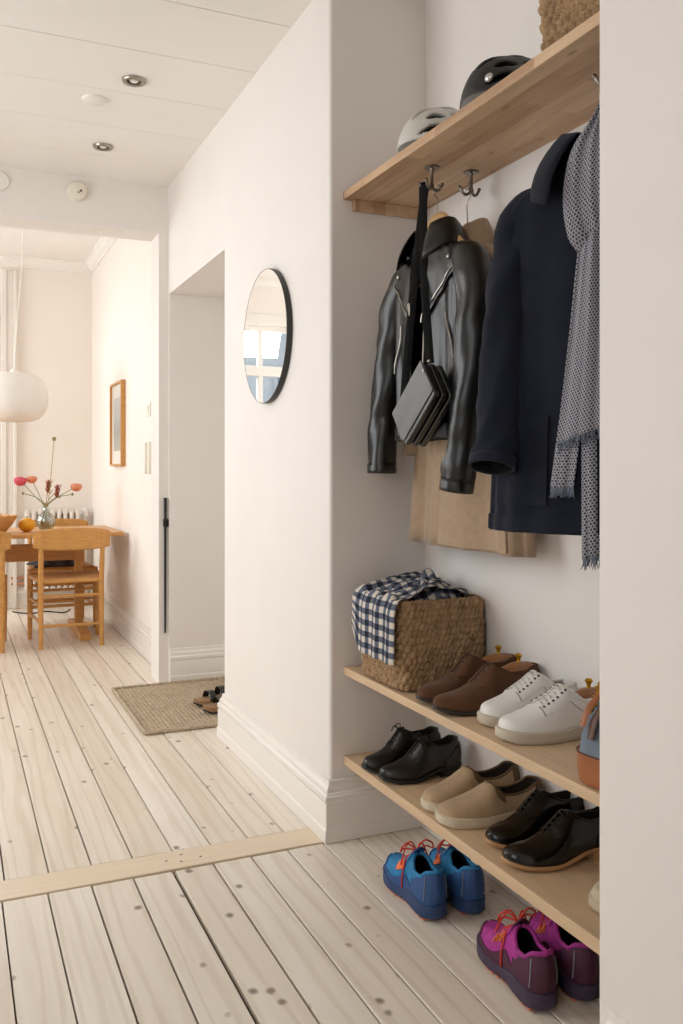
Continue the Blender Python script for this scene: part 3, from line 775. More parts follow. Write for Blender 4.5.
pb = top.lerp(D, .56); MB().box(pb.x-.014, pb.x-.008, pb.y-.007, pb.y+.007, pb.z-.018, pb.z+.018).build('buckle', STEEL, bg, bevel=.002)
MB().sphere(A+ez*.03-ex*.03, .005, 10, 8, (.5, 1, 1)).build('stud', STEEL, bg)

# ================================================================== BASKETS
def basket(loc, label, rz=0, S=.262, Hh=.25, mat=SEAGRASS, pv=.0190, pu=.0150):
    t = thing('wicker_basket', label, 'basket', loc, rz, 'seagrass baskets')
    half = S/2; r = .022; per = 4*(S-2*r)+2*PI*r
    def ring(d):
        d %= per; side = S-2*r; q = PI*r/2
        for k in range(4):
            a = k*PI/2; ux, uy = math.cos(a), math.sin(a); vx, vy = -uy, ux
            if d <= side: p = (ux*half+vx*(d-side/2), uy*half+vy*(d-side/2)); return p, (ux, uy)
            d -= side
            if d <= q:
                b = a+d/r; c = (ux*(half-r)+vx*(half-r), uy*(half-r)+vy*(half-r)); return (c[0]+r*math.cos(b), c[1]+r*math.sin(b)), (math.cos(b), math.sin(b))
            d -= q
        return (half, -half+r), (1, 0)
    ncol = int(per/pu/2)*2; nrow = int(Hh/pv)
    def f(u, v):
        (x, y), (nx, ny) = ring(u*per); row = v*nrow; col = u*ncol
        ri = math.floor(min(row, nrow-1e-6)); jit = noise.noise(Vector((col*.7, row*.9, 3)))
        ph = col+.5*(ri % 2)
        h = .0105*abs(math.sin(PI*ph))**.8*(.25+.75*abs(math.sin(PI*(row+.25*math.sin(2*PI*ph))))**.6)*(1+.5*jit)-.004+.003*jit
        bul = .006*math.sin(PI*v)+.004*noise.noise(Vector((u*9, v*3, 1)))
        return Vector((x+nx*(h+bul), y+ny*(h+bul), .006+v*(Hh-.012)))
    MB().grid(f, ncol*6, nrow*6, cu=True).build('body', mat, t, solid=.006, smooth=80)
    p = [Vector((*ring(per*i/220)[0], Hh-.005)) for i in range(220)]
    mb = MB()
    for k in (0, PI): mb.tube([q+Vector((ring(per*i/220)[1][0]*.003*math.cos(i*.9+k), ring(per*i/220)[1][1]*.003*math.cos(i*.9+k), .004*math.sin(i*.9+k))) for i, q in enumerate(p)], .0055, 8, closed=True)
    mb.build('rim', mat, t, smooth=80)
    MB().box(-half+.01, half-.01, -half+.01, half-.01, 0, .01).build('bottom', mat, t)
    return t
basket((.190, -.244, .535), 'square woven seagrass basket with a checked cloth over its rim', 0, .252)
basket((.190, -1.128, 2.02), 'woven seagrass basket at the end of the high coat shelf', 0, .262, pv=.02, pu=.024)

# checked cloth over the basket
def cloth():
    def f(u, v):
        # u: across y (0 near camera .. 1 far), v: from inside the basket out over the front rim and down
        y = -.372+.309*u
        L = .20+.175*(1 if u < .72 else max(.45, 1-(u-.72)*1.6))
        d = v*(.24+.175)
        n1 = noise.noise(Vector((u*5, v*4, .3))); n2 = noise.noise(Vector((u*11, v*9, 2)))
        if d < .24:
            k = d/.24; x = .305-.255*k
            z = .792+.032*math.sin(PI*min(1, k*1.1))*(.6+.8*n1)+.010*n2+.018*(1-k)*sstep(.35, .75, u)+.008*math.sin(u*22+k*3)*k*k
            y += .05*(1-k)*(.5-u)
        else:
            h = (d-.24)/.175; drop = .175*(1 if u < .70 else (1-.42*sstep(.70, .85, u)))
            x = .044-.012*math.sin(min(1, h*4)*PI/2)-.004*math.sin(u*25)-.006*h*abs(math.sin(u*12))
            z = .796-.006-drop*h
            y += .012*sstep(.7, 1, u)*h+.020*(u-.4)*(1-h*.5)
        if u > .80: x += .05*sstep(.80, 1, u)*(1 if d >= .24 else d/.24)
        return Vector((x, y, z))
    o = MB().grid(f, 60, 70, uvs=lambda u, v: (u*.33, v*.45)).build('checked_cloth', GINGHAM, None, solid=.003, off=1, smooth=80, sub=0)
    tag(o, 'navy and white checked cloth bundled in and hanging over the seagrass basket', 'cloth')
    def g(u, v):
        a = 2*PI*u; r = .115*math.sin(PI*.5*v)
        n1 = noise.noise(Vector((math.cos(a)*1.8, math.sin(a)*1.8, v*2))); n2 = noise.noise(Vector((math.cos(a)*4, math.sin(a)*4, v*5)))
        peak = math.exp(-((r*math.cos(a)-.05)**2+(r*math.sin(a)-.06)**2)/.0009)
        return Vector((.195+r*math.cos(a), -.245+r*math.sin(a), .755+.062*math.cos(PI*.5*v)**.6+.016*n1+.010*n2+.038*peak))
    MB().grid(g, 60, 24, cu=True, uvs=lambda u, v: (.115*math.sin(PI*.5*v)*math.cos(2*PI*u), .115*math.sin(PI*.5*v)*math.sin(2*PI*u))).build('bundled_end', GINGHAM, o, solid=.003, smooth=80, merge=1e-5)
cloth()

# ================================================================== HELMETS
def helmet(name, loc, rz, shell_m, foam_m, skirt_m, label, lx=.140, wy=.106, h=.140, badge=False):
    t = thing(name, label, 'helmet', loc, rz, 'bicycle helmets on the coat shelf')
    vents = []
    for k in (-1, 1):
        for i in range(3):
            vents.append((k*.28, -.62+i*.58, .12, .24))
            vents.append((k*.74, -.52+i*.52, .13, .21))
            vents.append((k*1.16, -.70+i*.56, .12, .20))
    def dome(u, v, sc=1.0, b=0):
        a = 2*PI*u; ph = v*PI/2
        x, y, z = math.cos(a)*math.sin(ph), math.sin(a)*math.sin(ph), math.cos(ph)
        ridge = 1+(.045*math.cos(5*math.atan2(y, z+.2))*(1-.5*x*x)+.03*math.sin(7*x+.6))*(1 if sc == 1 else 0)
        back = 1+.05*max(0, x)
        return Vector((x*lx*sc*back, y*wy*sc*ridge, (.02+z*(h-.02)*ridge)*(1 if sc == 1 else .9)))
    def hole(u, v):
        a = 2*PI*u; ph = v*PI/2
        x, y, z = math.cos(a)*math.sin(ph), math.sin(a)*math.sin(ph), math.cos(ph)
        lat = math.atan2(y, z+.12); lon = x
        for (la, lo, wa, wo) in vents:
            d = ((lat-la-.12*(lon)*(1 if la > 0 else -1 if la < 0 else 0))/wa)**2+((lon-lo)/wo)**2
            if d < 1: return True
        return False
    MB().grid(dome, 150, 60, cu=True, skip=hole).build('shell', shell_m, t, solid=.012, smooth=70, merge=1e-6)
    MB().grid(lambda u, v: dome(u, v, .86), 40, 16, cu=True).build('liner', foam_m, t, merge=1e-6, smooth=80)
    def skirt(u, v):
        a = 2*PI*u; x, y = math.cos(a), math.sin(a); k = 1.0-.06*v
        return Vector((x*lx*k*(1+.05*max(0, x)), y*wy*k*(1.03), .024-.024*v))
    MB().grid(skirt, 60, 4, cu=True).build('rim_band', skirt_m, t, solid=.012, smooth=70)
    mb = MB()
    for s in (-1, 1):
        mb.tube(smooth_path([(.05, s*wy*.84, .03), (.0, s*wy*.5, .008), (-.02, 0, .006)], 6), .006, 6, flat=(.3, 1))
    mb.build('chin_strap', BLKFAB, t)
    MB().lathe([(0, -.004), (.014, -.004), (.014, .004), (0, .004)], 14, (lx*1.05-.002, 0, .028), 'x').build('fit_dial', foam_m, t)
    if badge: MB().sphere((-.122, -.052, .048), .014, 12, 8, (.6, 1, .8)).build('badge', CHROME, t)
    return t
helmet('bicycle_helmet', (.188, -.372, 2.02), math.radians(10), HELMW, FOAMK, FOAMG, 'pale grey bicycle helmet with dark vents on the coat shelf', badge=False)
helmet('bicycle_helmet', (.188, -.710, 2.02), math.radians(8), HELMB, FOAMK, FOAMG, 'black bicycle helmet between the pale helmet and the high basket', badge=True)

# ================================================================== SHOES
class Last:
    def __init__(s, L, W, H, WO, ZT, side, p=.72, q=.95, cc=.010, back=.004):
        s.L, s.p, s.q, s.side, s.back = L, p, q, side, back
        s.W, s.H, s.WO, s.ZT = interp(W), interp(H), interp(WO), interp(ZT)
        s.C = interp([(0, side*cc*.9), (.25, side*cc*.3), (.5, -side*cc*.35), (.75, 0), (1, 0)])
    def S(s, t, r, sd):
        t = max(0, min(1, t)); w = s.W(t); o = max(0, min(s.WO(t), .8*w)); H = s.H(t)
        phi = math.acos((o/w)**(1/s.p)) if w > 1e-6 else PI/2
        c = max(0.0, math.cos(r*phi)); sn = max(0.0, math.sin(r*phi))/math.sin(phi)
        z = s.ZT(t)+H*sn**s.q
        x = s.L*(.5-t)
        k = sstep(.84, 1, t); x += -k*s.back*math.sin(PI*min(1, (z-s.ZT(t))/H*.9))+k*.006*((z-s.ZT(t))/max(H, .01))**2
        return Vector((x, s.C(t)+sd*w*c**s.p, z))
    def f(s, sd): return lambda t, r: s.S(t, r, sd)
    def ctr(s): return lambda t: Vector((s.L*(.5-t)*.9, s.C(t), s.ZT(t)+s.H(t)*.3))
    def upper(s, mat, lin_m, parent, n=54, m=12, th=.0028, name='upper', back=None, tb=.7):
        def g(u, v):
            t = (1-math.cos(PI*v))/2
            return s.S(t, 1-abs(2*u-1), -1 if u < .5 else 1)
        # two separate sides merged where the vamp is closed
        mb = MB()
        for sd in (-1, 1):
            k = len(mb.f); mb.grid(lambda u, v: s.S((1-math.cos(PI*v))/2, u, sd), m, n)
            if back:
                for q in range(k, len(mb.f)):
                    if (1-math.cos(PI*((q-k)//m+.5)/n))/2 > tb: mb.mi[q] = 2
        return mb.build(name, mat, parent, solid=th, mat2=lin_m, merge=2e-5, smooth=75, more=(back, lin_m) if back else ())
    def outline(s, k, e, n=40):
        P = []
        for i in range(n+1):
            t = (1-math.cos(PI*i/n))/2; P.append((t, 1))
        for i in range(n-1, 0, -1):
            t = (1-math.cos(PI*i/n))/2; P.append((t, -1))
        out = []
        for t, sd in P:
            w = s.W(t)*k+e*min(1, s.W(t)/.01)
            x = s.L*(.5-t)
            x = x+e*(1 if t < .02 else -1 if t > .98 else (1-t*2)*.6)
            out.append((t, Vector((x, s.C(t)+sd*w, 0))))
        return out
    def sole(s, mat, parent, zb, k=1.0, e=.003, zt=None, name='sole', bev=.0025, t0=0, t1=1, midk=1.0):
        zt = zt or s.ZT
        rings = []; mb = MB()
        for (dk, fz) in ((-bev, lambda t: zb(t)), (0, lambda t: zb(t)+bev), (.0 + (midk-1)*.03, lambda t: (zb(t)+zt(t))/2), (0, lambda t: zt(t)-bev*.3), (-bev*1.2, lambda t: zt(t)+.0012)):
            o = s.outline(k, e+dk); rings.append(mb.add([p+Vector((0, 0, fz(t))) for t, p in o])); n = len(o)
        for a, b in zip(rings, rings[1:]):
            for i in range(n): mb.face((a+i, a+(i+1) % n, b+(i+1) % n, b+i))
        h = n//2
        for base in (rings[0], rings[-1]):
            for i in range(1, h): mb.face((base+i, base+i+1, base+(n-i-1) % n, base+(n-i) % n)) if i+1 <= h and (n-i-1) > i+1 else None
            mb.face((base, base+1, base+n-1))
        return mb.build(name, mat, parent, smooth=50)
    def insole(s, mat, parent):
        mb = MB(); mb.grid(lambda u, v: Vector((s.L*(.5-(.25+.73*v)), s.C(.25+.73*v)+(u-.5)*2*s.W(.25+.73*v)*.92, s.ZT(.25+.73*v)+.004)), 6, 24)
        return mb.build('insole', mat, parent)
    def heel(s, mat, parent, t0, zt, e=.001, name='heel'):
        mb = MB(); n = 14; top = []; bot = []
        for i in range(n+1):
            t = t0+(1-t0)*math.sin(PI/2*i/n); top.append((t, 1))
        loop = top+[(t, -1) for t, _ in top[-2::-1]]
        pts = [Vector((s.L*(.5-t)-(e if t > .97 else 0), s.C(t)+sd*(s.W(t)+e*min(1, s.W(t)/.01)), 0)) for t, sd in loop]
        a = mb.add([p*1.0+Vector((0, 0, 0)) for p in pts]); b = mb.add([Vector((p.x, p.y, zt(t))) for p, (t, _) in zip(pts, loop)]); m = len(pts)
        mb.face([a+i for i in range(m)][::-1]); mb.face([b+i for i in range(m)])
        for i in range(m): mb.face((a+i, a+(i+1) % m, b+(i+1) % m, b+i))
        return mb.build(name, mat, parent, smooth=40)
    def edge(s, t0, mat, parent, r=.004, name='collar', n=40, inset=0.0):
        P = [s.S(t0+(1-t0)*math.sin(PI/2*i/n), 1, 1) for i in range(n+1)]+[s.S(t0+(1-t0)*math.sin(PI/2*i/n), 1, -1) for i in range(n-1, -1, -1)]
        Q = [P[0]]
        for p in P[1:]:
            if (p-Q[-1]).length > .0015: Q.append(p)
        return MB().tube(Q, r, 8).build(name, mat, parent, smooth=80)
    def over(s, mat, parent, name, t0, t1, r0, r1, sides=(-1, 1), off=.0008, th=.0016, ns=12, nr=5):
        mb = MB()
        for sd in sides: patch(mb, s.f(sd), t0, t1, r0, r1, ns, nr, off, th, s.ctr())
        return mb.build(name, mat, parent, smooth=50)
    def laces(s, mat, parent, ts, r=.78, rad=.0022, lift=.006, cross=False, flat=None):
        mb = MB()
        for i, t in enumerate(ts):
            a, b = s.S(t, r, -1), s.S(t, r, 1)
            if cross and i+1 < len(ts):
                for p, q in ((s.S(t, r, -1), s.S(ts[i+1], r, 1)), (s.S(t, r, 1), s.S(ts[i+1], r, -1))):
                    m = (p+q)/2; tm = (t+ts[i+1])/2; m.z = s.S(tm, 1, 1).z+lift
                    mb.tube(smooth_path([p+Vector((0, 0, .001)), m, q+Vector((0, 0, .001))], 6), rad, 6)
            else:
                m = s.S(t, 1, 1); m = Vector((m.x, (a.y+b.y)/2, m.z+lift))
                qa = a.lerp(m, .5)+Vector((0, 0, lift*.5)); qb = b.lerp(m, .5)+Vector((0, 0, lift*.5))
                mb.tube(smooth_path([a+Vector((0, 0, .001)), qa, m, qb, b+Vector((0, 0, .001))], 5), rad, 7, flat=flat)
        return mb.build('laces', mat, parent, smooth=80)
    def bow(s, mat, parent, t, rad=.002, size=.035, rise=.012, seed=0, tails=True, name='lace_bow', drop=False):
        rnd = random.Random(seed); p = s.S(t, 1, 1); p = Vector((p.x, s.C(t), p.z+.006)); mb = MB()
        for sd in (-1, 1):
            a = rnd.uniform(-.3, .6)
            d = Vector((math.sin(a)*.8, sd*math.cos(a), 0)); n = Vector((-d.y, d.x, 0))*sd
            q = [p, p+d*size*.4+n*size*.20+Vector((0, 0, rise)), p+d*size*.9+n*size*.18+Vector((0, 0, rise*.7)), p+d*size+Vector((0, 0, rise*.1)), p+d*size*.7-n*size*.22+Vector((0, 0, rise*.2)), p+Vector((0, 0, .002))]
            mb.tube(smooth_path(q, 6), rad, 6)
            if tails:
                e = p+d*size*.9+Vector((rnd.uniform(-.02, .03), 0, -rise*1.2))
                mb.tube(smooth_path([p, p+d*size*.45+Vector((.012, 0, rise*.5)), e], 6), rad, 6)
        mb.sphere(p, rad*1.9, 8, 6)
        if drop:
            w = s.f(drop); pts = [p]+[w(t+.005, r)+Vector((0, drop*.004, 0)) for r in (.8, .6, .4, .2, .02)]
            mb.tube(smooth_path(pts, 5), rad, 6)
        return mb.build(name, mat, parent, smooth=80)

Wd = [(0, 0), (.012, .013), (.04, .0235), (.10, .034), (.20, .0435), (.30, .0475), (.40, .0455), (.52, .0385), (.65, .034), (.80, .0335), (.90, .030), (.96, .0225), (.988, .0125), (1, 0)]
def scaleW(W, k): return [(a, b*k) for a, b in W]
Hd = [(0, .010), (.02, .0185), (.06, .026), (.14, .034), (.24, .041), (.34, .055), (.44, .077), (.51, .090), (.58, .079), (.70, .062), (.82, .062), (.93, .071), (1, .070)]
WOd = [(0, 0), (.505, 0), (.53, .010), (.60, .022), (.75, .026), (.90, .021), (.97, .013), (1, 0)]
ZTd = [(0, .022), (.08, .016), (.2, .0115), (.34, .011), (.5, .019), (.65, .027), (.8, .030), (1, .031)]
def dress_sole(l, t, sole_m, heel_m, thick=.0085, welt=.0035, ht=.70):
    l.sole(sole_m, t, lambda s: l.ZT(s)-thick, 1.0, welt, name='sole', bev=.0015)
    l.heel(heel_m, t, ht, lambda s: l.ZT(s)-thick+.001, e=.001)
SH = PI   # toes out of the alcove
def derby(name, label, loc, rz, side, up, lin_m, sole_m, heel_m, lace_m, group, L=.292, k=1.0, captoe=False, bow=True, heelm=None, hk=1.0, welt_m=None, tree=None, lacelift=.005):
    t = thing(name, label, 'shoe', loc, rz, group)
    l = Last(L, scaleW(Wd, k), [(a, b*hk) for a, b in Hd], WOd, ZTd, side)
    l.upper(up, lin_m, t); l.insole(lin_m, t)
    dress_sole(l, t, sole_m, heel_m)
    if welt_m: l.sole(welt_m, t, lambda s: l.ZT(s)-.0035, 1.0, .0042, name='welt', bev=.0008)
    l.over(up, t, 'eyestay', .35, .535, lambda s: .36+.30*sstep(.47, .35, s), lambda s: .93-.0*s, off=.0008, th=.0022, ns=14, nr=6)
    l.over(up, t, 'heel_counter', .74, .995, 0.0, lambda s: .35+.35*sstep(.74, .98, s), ns=16, nr=5)
    if captoe: l.over(up, t, 'toe_cap', .012, .185, 0.0, 1.0, ns=14, nr=8, off=.0004, th=.0013)
    l.edge(.515, up, t, .0022, 'topline')
    l.laces(lace_m, t, [.37, .405, .44, .475, .505], .84, .0021, lacelift)
    if bow: l.bow(lace_m, t, .485, .0018, .034, .010, seed=hash(label) % 97)
    return t, l
def shoe_tree(l, root, label, knob=BRASS, group='shoe trees'):
    t = thing('shoe_tree', label, 'shoe tree', root.location.copy(), root.rotation_euler.z, group)
    def g(u, v):
        a = 2*PI*u; s = .60+.36*v
        ww = min(l.WO(s)*.93, l.W(s)*.74)*(math.sin(PI*min(1, max(.0, v*.97+.015)))**.35)
        zc = l.ZT(s)+l.H(s)*.80; hz = .027*math.sin(PI*(v*.98+.01))**.5
        return Vector((l.L*(.5-s), l.C(s)+ww*math.cos(a), zc+hz*math.sin(a)*(1.25 if math.sin(a) > 0 else .9)))
    MB().grid(g, 20, 20, cu=True).build('heel_block', TREEWOOD, t, merge=1e-5, smooth=80)
    s = .80; p = Vector((l.L*(.5-s), l.C(s), l.ZT(s)+l.H(s)*.80+.031))
    MB().lathe([(.006, 0), (.0045, .006), (.0055, .011), (.009, .016), (.0095, .019), (.006, .023), (0, .024)], 14, p).build('knob', knob, t)
    return t
# brown suede derbies with shoe trees
g = 'brown suede derby shoes'
r1, l1 = derby('derby_shoe', 'brown suede derby shoe with shoe tree, next to the basket', (.050+.146, -.492, .535), SH-.10, 1, SUEDE, LINTAN, DKSOLE, DKSOLE, SUEDEL, g, bow=False, L=.300, hk=1.08)
r2, l2 = derby('derby_shoe', 'brown suede derby shoe with shoe tree, next to the white sneakers', (.034+.150, -.606, .535), SH-.06, -1, SUEDE, LINTAN, DKSOLE, DKSOLE, SUEDEL, g, bow=False, L=.300, hk=1.08)
shoe_tree(l1, r1, 'wooden shoe tree in the suede shoe nearest the basket')
shoe_tree(l2, r2, 'wooden shoe tree in the suede shoe nearest the sneakers')
# black derbies (left on the lowest shelf)
g = 'black lace-up shoes at the far end'
derby('lace_up_shoe', 'matte black lace-up shoe at the far end of the lowest shelf', (.034+.130, -.165, .258), SH-.02, 1, SHOEBLACK, LINDARK, BLKSOLE, BLKSOLE, BLKFAB, g, k=.95, L=.258)
derby('lace_up_shoe', 'matte black lace-up shoe on the lowest shelf, beside the taupe slip-ons', (.042+.130, -.272, .258), SH+.03, -1, SHOEBLACK, LINDARK, BLKSOLE, BLKSOLE, BLKFAB, g, k=.95, L=.258)
# polished oxfords (right)
g = 'polished black oxfords with tan welts'
derby('oxford_shoe', 'polished black cap-toe shoe with tan welt, beside the taupe slip-ons', (.080+.148, -.762, .258), SH-.05, 1, SHOEGLOSS, LINDARK, TANWELT, TANWELT, BLKFAB, g, captoe=True, bow=False, L=.295, k=1.0)
derby('oxford_shoe', 'polished black cap-toe shoe with tan welt, nearest the white wall edge', (.056+.148, -.885, .258), SH-.06, -1, SHOEGLOSS, LINDARK, TANWELT, TANWELT, BLKFAB, g, captoe=True, bow=False, L=.295, k=1.0)

# white sneakers
Ws = scaleW([(0, 0), (.012, .016), (.04, .028), (.10, .039), (.20, .047), (.30, .050), (.40, .048), (.52, .0415), (.65, .037), (.80, .0365), (.90, .033), (.96, .025), (.988, .014), (1, 0)], 1.02)
Hs = [(0, .012), (.02, .022), (.06, .029), (.14, .035), (.24, .044), (.34, .058), (.44, .074), (.53, .090), (.60, .078), (.70, .058), (.82, .058), (.93, .069), (1, .069)]
WOs = [(0, 0), (.53, 0), (.555, .012), (.62, .024), (.75, .029), (.90, .024), (.97, .015), (1, 0)]
ZTs = [(0, .026), (.1, .0235), (.3, .022), (.6, .024), (1, .027)]
def sneaker(label, loc, rz, side, group):
    t = thing('sneaker', label, 'shoe', loc, rz, group); l = Last(.288, Ws, Hs, WOs, ZTs, side, p=.66)
    l.upper(WSHOE, WLACE, t); l.insole(WLACE, t)
    l.sole(GUM, t, lambda s: .0+.006*sstep(.1, 0, s), 1.0, .005, zt=lambda s: l.ZT(s)+.004, name='sole', bev=.003)
    l.over(WSHOE, t, 'eyestay', .30, .545, lambda s: .50-.0*s, lambda s: .885, off=.0008, th=.0022, ns=14, nr=6)
    for sd in (-1, 1): l.over(SEAM, t, 'seam', .30, .31, .5, .885, (sd,), off=.0012, th=.0022, ns=2, nr=6)
    l.over(WSHOE, t, 'heel_tab', .86, .995, .45, lambda s: 1.0, ns=14, nr=5)
    for sd in (-1, 1): MB().tube([l.S(.545+.4*i/20, .52-.5*sstep(.0, 1, i/20)*.0+.0, sd)+Vector((0, sd*.001, 0)) for i in range(21)], .0008, 5).build('side_seam', SEAM, t)
    l.edge(.54, WSHOE, t, .0042)
    l.laces(WLACE, t, [.325, .365, .405, .445, .485, .52], .83, .0042, .006, flat=(.42, 1))
    for s in (.325, .365, .405, .445, .485, .52):
        for sd in (-1, 1): MB().sphere(l.S(s, .80, sd)+Vector((0, sd*.0022, .0022)), .0033, 8, 5).build('shaded_eyelet', DARKRIM, t)  # eyelets in a dark colour that stands in for shade between the laces
    return t, l
g = 'white leather sneakers'
sneaker('white leather sneaker beside the brown suede shoes', (.088+.146, -.728, .535), SH-.09, 1, g)
r3, l3 = sneaker('white leather sneaker beside the canvas bag', (.060+.146, -.862, .535), SH-.07, -1, g)
shoe_tree(l3, r3, 'brass-knobbed shoe tree in the sneaker beside the canvas bag')

# taupe slip-ons
Hp = [(0, .012), (.02, .020), (.06, .025), (.14, .031), (.24, .039), (.34, .051), (.43, .066), (.475, .071), (.52, .060), (.58, .045), (.70, .042), (.82, .049), (.93, .062), (1, .062)]
WOp = [(0, 0), (.47, 0), (.49, .012), (.54, .026), (.70, .029), (.90, .024), (.97, .015), (1, 0)]
def slipon(label, loc, rz, side, group, up=TANSUEDE, sole=OFFSOLE):
    t = thing('slip_on_shoe', label, 'shoe', loc, rz, group); l = Last(.285, Ws, Hp, WOp, ZTs, side, p=.66)
    l.upper(up, TANIN, t); l.insole(TANIN, t)
    l.sole(sole, t, lambda s: .006*sstep(.1, 0, s), 1.0, .0045, zt=lambda s: l.ZT(s)+.003, name='sole', bev=.003)
    l.over(sole, t, 'foxing_line', .03, .98, 0.0, .05, off=.002, th=.0018, ns=30, nr=2)
    l.over(TANDARK, t, 'elastic_gore', .485, .575, .52, .98, ns=8, nr=4, off=.0006, th=.001)
    l.over(TANDARK, t, 'heel_tab', .90, .995, .35, 1.0, ns=12, nr=4)
    l.edge(.478, TANDARK if up is TANSUEDE else up, t, .0032)
    return t, l
g = 'taupe suede slip-ons'
slipon('taupe suede slip-on shoe beside the matte black lace-ups', (.056+.143, -.500, .258), SH-.05, 1, g)
slipon('taupe suede slip-on shoe beside the polished black shoes', (.044+.143, -.617, .258), SH-.10, -1, g)
slipon('pale beige shoe, only its toe showing past the white wall edge', (.106+.143, -1.115, .258), SH-.05, 1, None, BEIGESH, BEIGESH)

# trail running shoes on the floor
Wt = scaleW([(0, 0), (.012, .017), (.04, .029), (.10, .040), (.20, .048), (.30, .051), (.40, .0485), (.52, .042), (.65, .0385), (.80, .038), (.90, .0345), (.96, .026), (.988, .0145), (1, 0)], .93)
Ht = [(0, .022), (.02, .032), (.06, .038), (.14, .044), (.24, .052), (.34, .064), (.44, .080), (.53, .094), (.60, .082), (.70, .062), (.82, .062), (.93, .080), (1, .084)]
ZTt = [(0, .040), (.08, .033), (.2, .029), (.35, .028), (.6, .034), (.8, .038), (1, .041)]
def runner(label, loc, rz, side, group, A, B, C, lace, logo, lgk, seed):
    t = thing('running_shoe', label, 'shoe', loc, rz, group); l = Last(.270, Wt, Ht, WOs, ZTt, side, p=.66, back=.008)
    l.upper(A, LINDARK, t, back=B, tb=.74); l.insole(LINDARK, t)
    wav = lambda s: l.ZT(s)+.006+.004*math.sin(s*11)
    l.sole(C, t, lambda s: .006+.016*sstep(.16, 0, s)+.003*sstep(.9, 1, s), 1.0, .0055, zt=wav, name='midsole', bev=.004, midk=1.0)
    lug = MB()
    for i in range(13):
        s0 = .06+i*.068; 
        for sd in (-1, 1):
            w = l.W(s0+.02); x0 = l.L*(.5-s0); zz = .0072+.016*sstep(.16, 0, s0); c = l.C(s0)
            ya, yb = c+sd*w*.25, c+sd*(w*.96); lug.box(x0-.0145, x0-.001, min(ya, yb), max(ya, yb), max(0.0, zz-.0072), zz)
    lug.build('outsole_lugs', ORANGE, t, bevel=.0015)
    l.over(B, t, 'toe_guard', .012, .11, 0.0, lambda s: .95-.45*sstep(.02, .11, s), ns=12, nr=6)
    l.over(B, t, 'mud_guard', .10, .74, 0.0, lambda s: .25+.05*math.sin(s*14), ns=26, nr=4, off=.0006, th=.0014)
    l.over(B, t, 'heel_counter', .66, .995, 0.0, lambda s: .55+.42*sstep(.66, .82, s), ns=20, nr=6)
    l.over(A, t, 'eyestay', .32, .535, .60, .88, off=.001, th=.002, ns=12, nr=4)
    for sd in (-1, 1):
        pts = [l.S(.93, r, sd) for r in [.12+.06*i for i in range(13)]]
        pts = [p+Vector((-.001, sd*.0035, 0)) for p in pts]; MB().tube(pts, .0016, 6).build('reflective_strip', REFLECT, t)
    # mark on each side: mountain-like triangles
    for sd in (-1, 1):
        mb = MB()
        if lgk == 0:
            patch(mb, l.f(sd), .36, .50, lambda s: .40, lambda s: .42+.40*(1-abs((s-.40)/.10)) if abs(s-.40) < .10 else .42, 14, 4, .0022, .0012, l.ctr())
        else:
            for (s0, rr, hh) in ((.385, .42, .30), (.43, .42, .38), (.475, .42, .24)):
                P = [l.S(s0-.028, rr, sd), l.S(s0, rr+hh, sd), l.S(s0+.028, rr, sd), l.S(s0-.012, rr+hh*.35, sd), l.S(s0+.022, rr+hh*.45, sd)]
                mb.tube([p+Vector((0, sd*.0042, .0022)) for p in P], .0016, 5)
        mb.build('side_mark', logo, t, smooth=40)
    l.edge(.54, A, t, .0052)
    tg = MB(); tg.grid(lambda u, v: Vector((l.L*(.5-(.46+.10*v)), l.C(.5)+(u-.5)*.044*(1-.2*v), l.ZT(.5)+l.H(.46)*1.0+.024*v*1.0+.006-.010*(2*u-1)**2)), 8, 6); tg.build('tongue', B, t, solid=.005)
    l.laces(lace, t, [.33, .365, .40, .435, .47, .505], .80, .0022, .007, cross=True)
    l.bow(lace, t, .49, .0022, .046, .030, seed=seed, drop=(-side if False else side))
    return t
g = 'blue trail running shoes'
HD = math.radians(86)
def floor_pt(hx, hy, a, L=.270): return (hx+math.cos(a)*L/2, hy+math.sin(a)*L/2, 0)
runner('blue trail running shoe with red laces, on the left of its pair', floor_pt(.054, -.575, HD), HD, 1, g, BLUEUP, NAVYUP, NAVYMID, REDLACE, ORANGELOGO, 0, 3)
HD2 = math.radians(84)
runner('blue trail running shoe with red laces, nearer the alcove wall', floor_pt(.158, -.590, HD2), HD2, -1, g, BLUEUP, NAVYUP, NAVYMID, REDLACE, ORANGELOGO, 0, 9)
g = 'magenta trail running shoes'
HD = math.radians(82)
runner('magenta and plum trail running shoe on the left of its pair', floor_pt(.074, -1.000, HD), HD, 1, g, MAGUP, PLUMUP, PLUMMID, REDLACE, ORANGELOGO2, 1, 5)
HD2 = math.radians(80)
runner('magenta and plum trail running shoe nearer the alcove wall', floor_pt(.180, -1.010, HD2), HD2, -1, g, MAGUP, PLUMUP, PLUMMID, REDLACE, ORANGELOGO2, 1, 11)

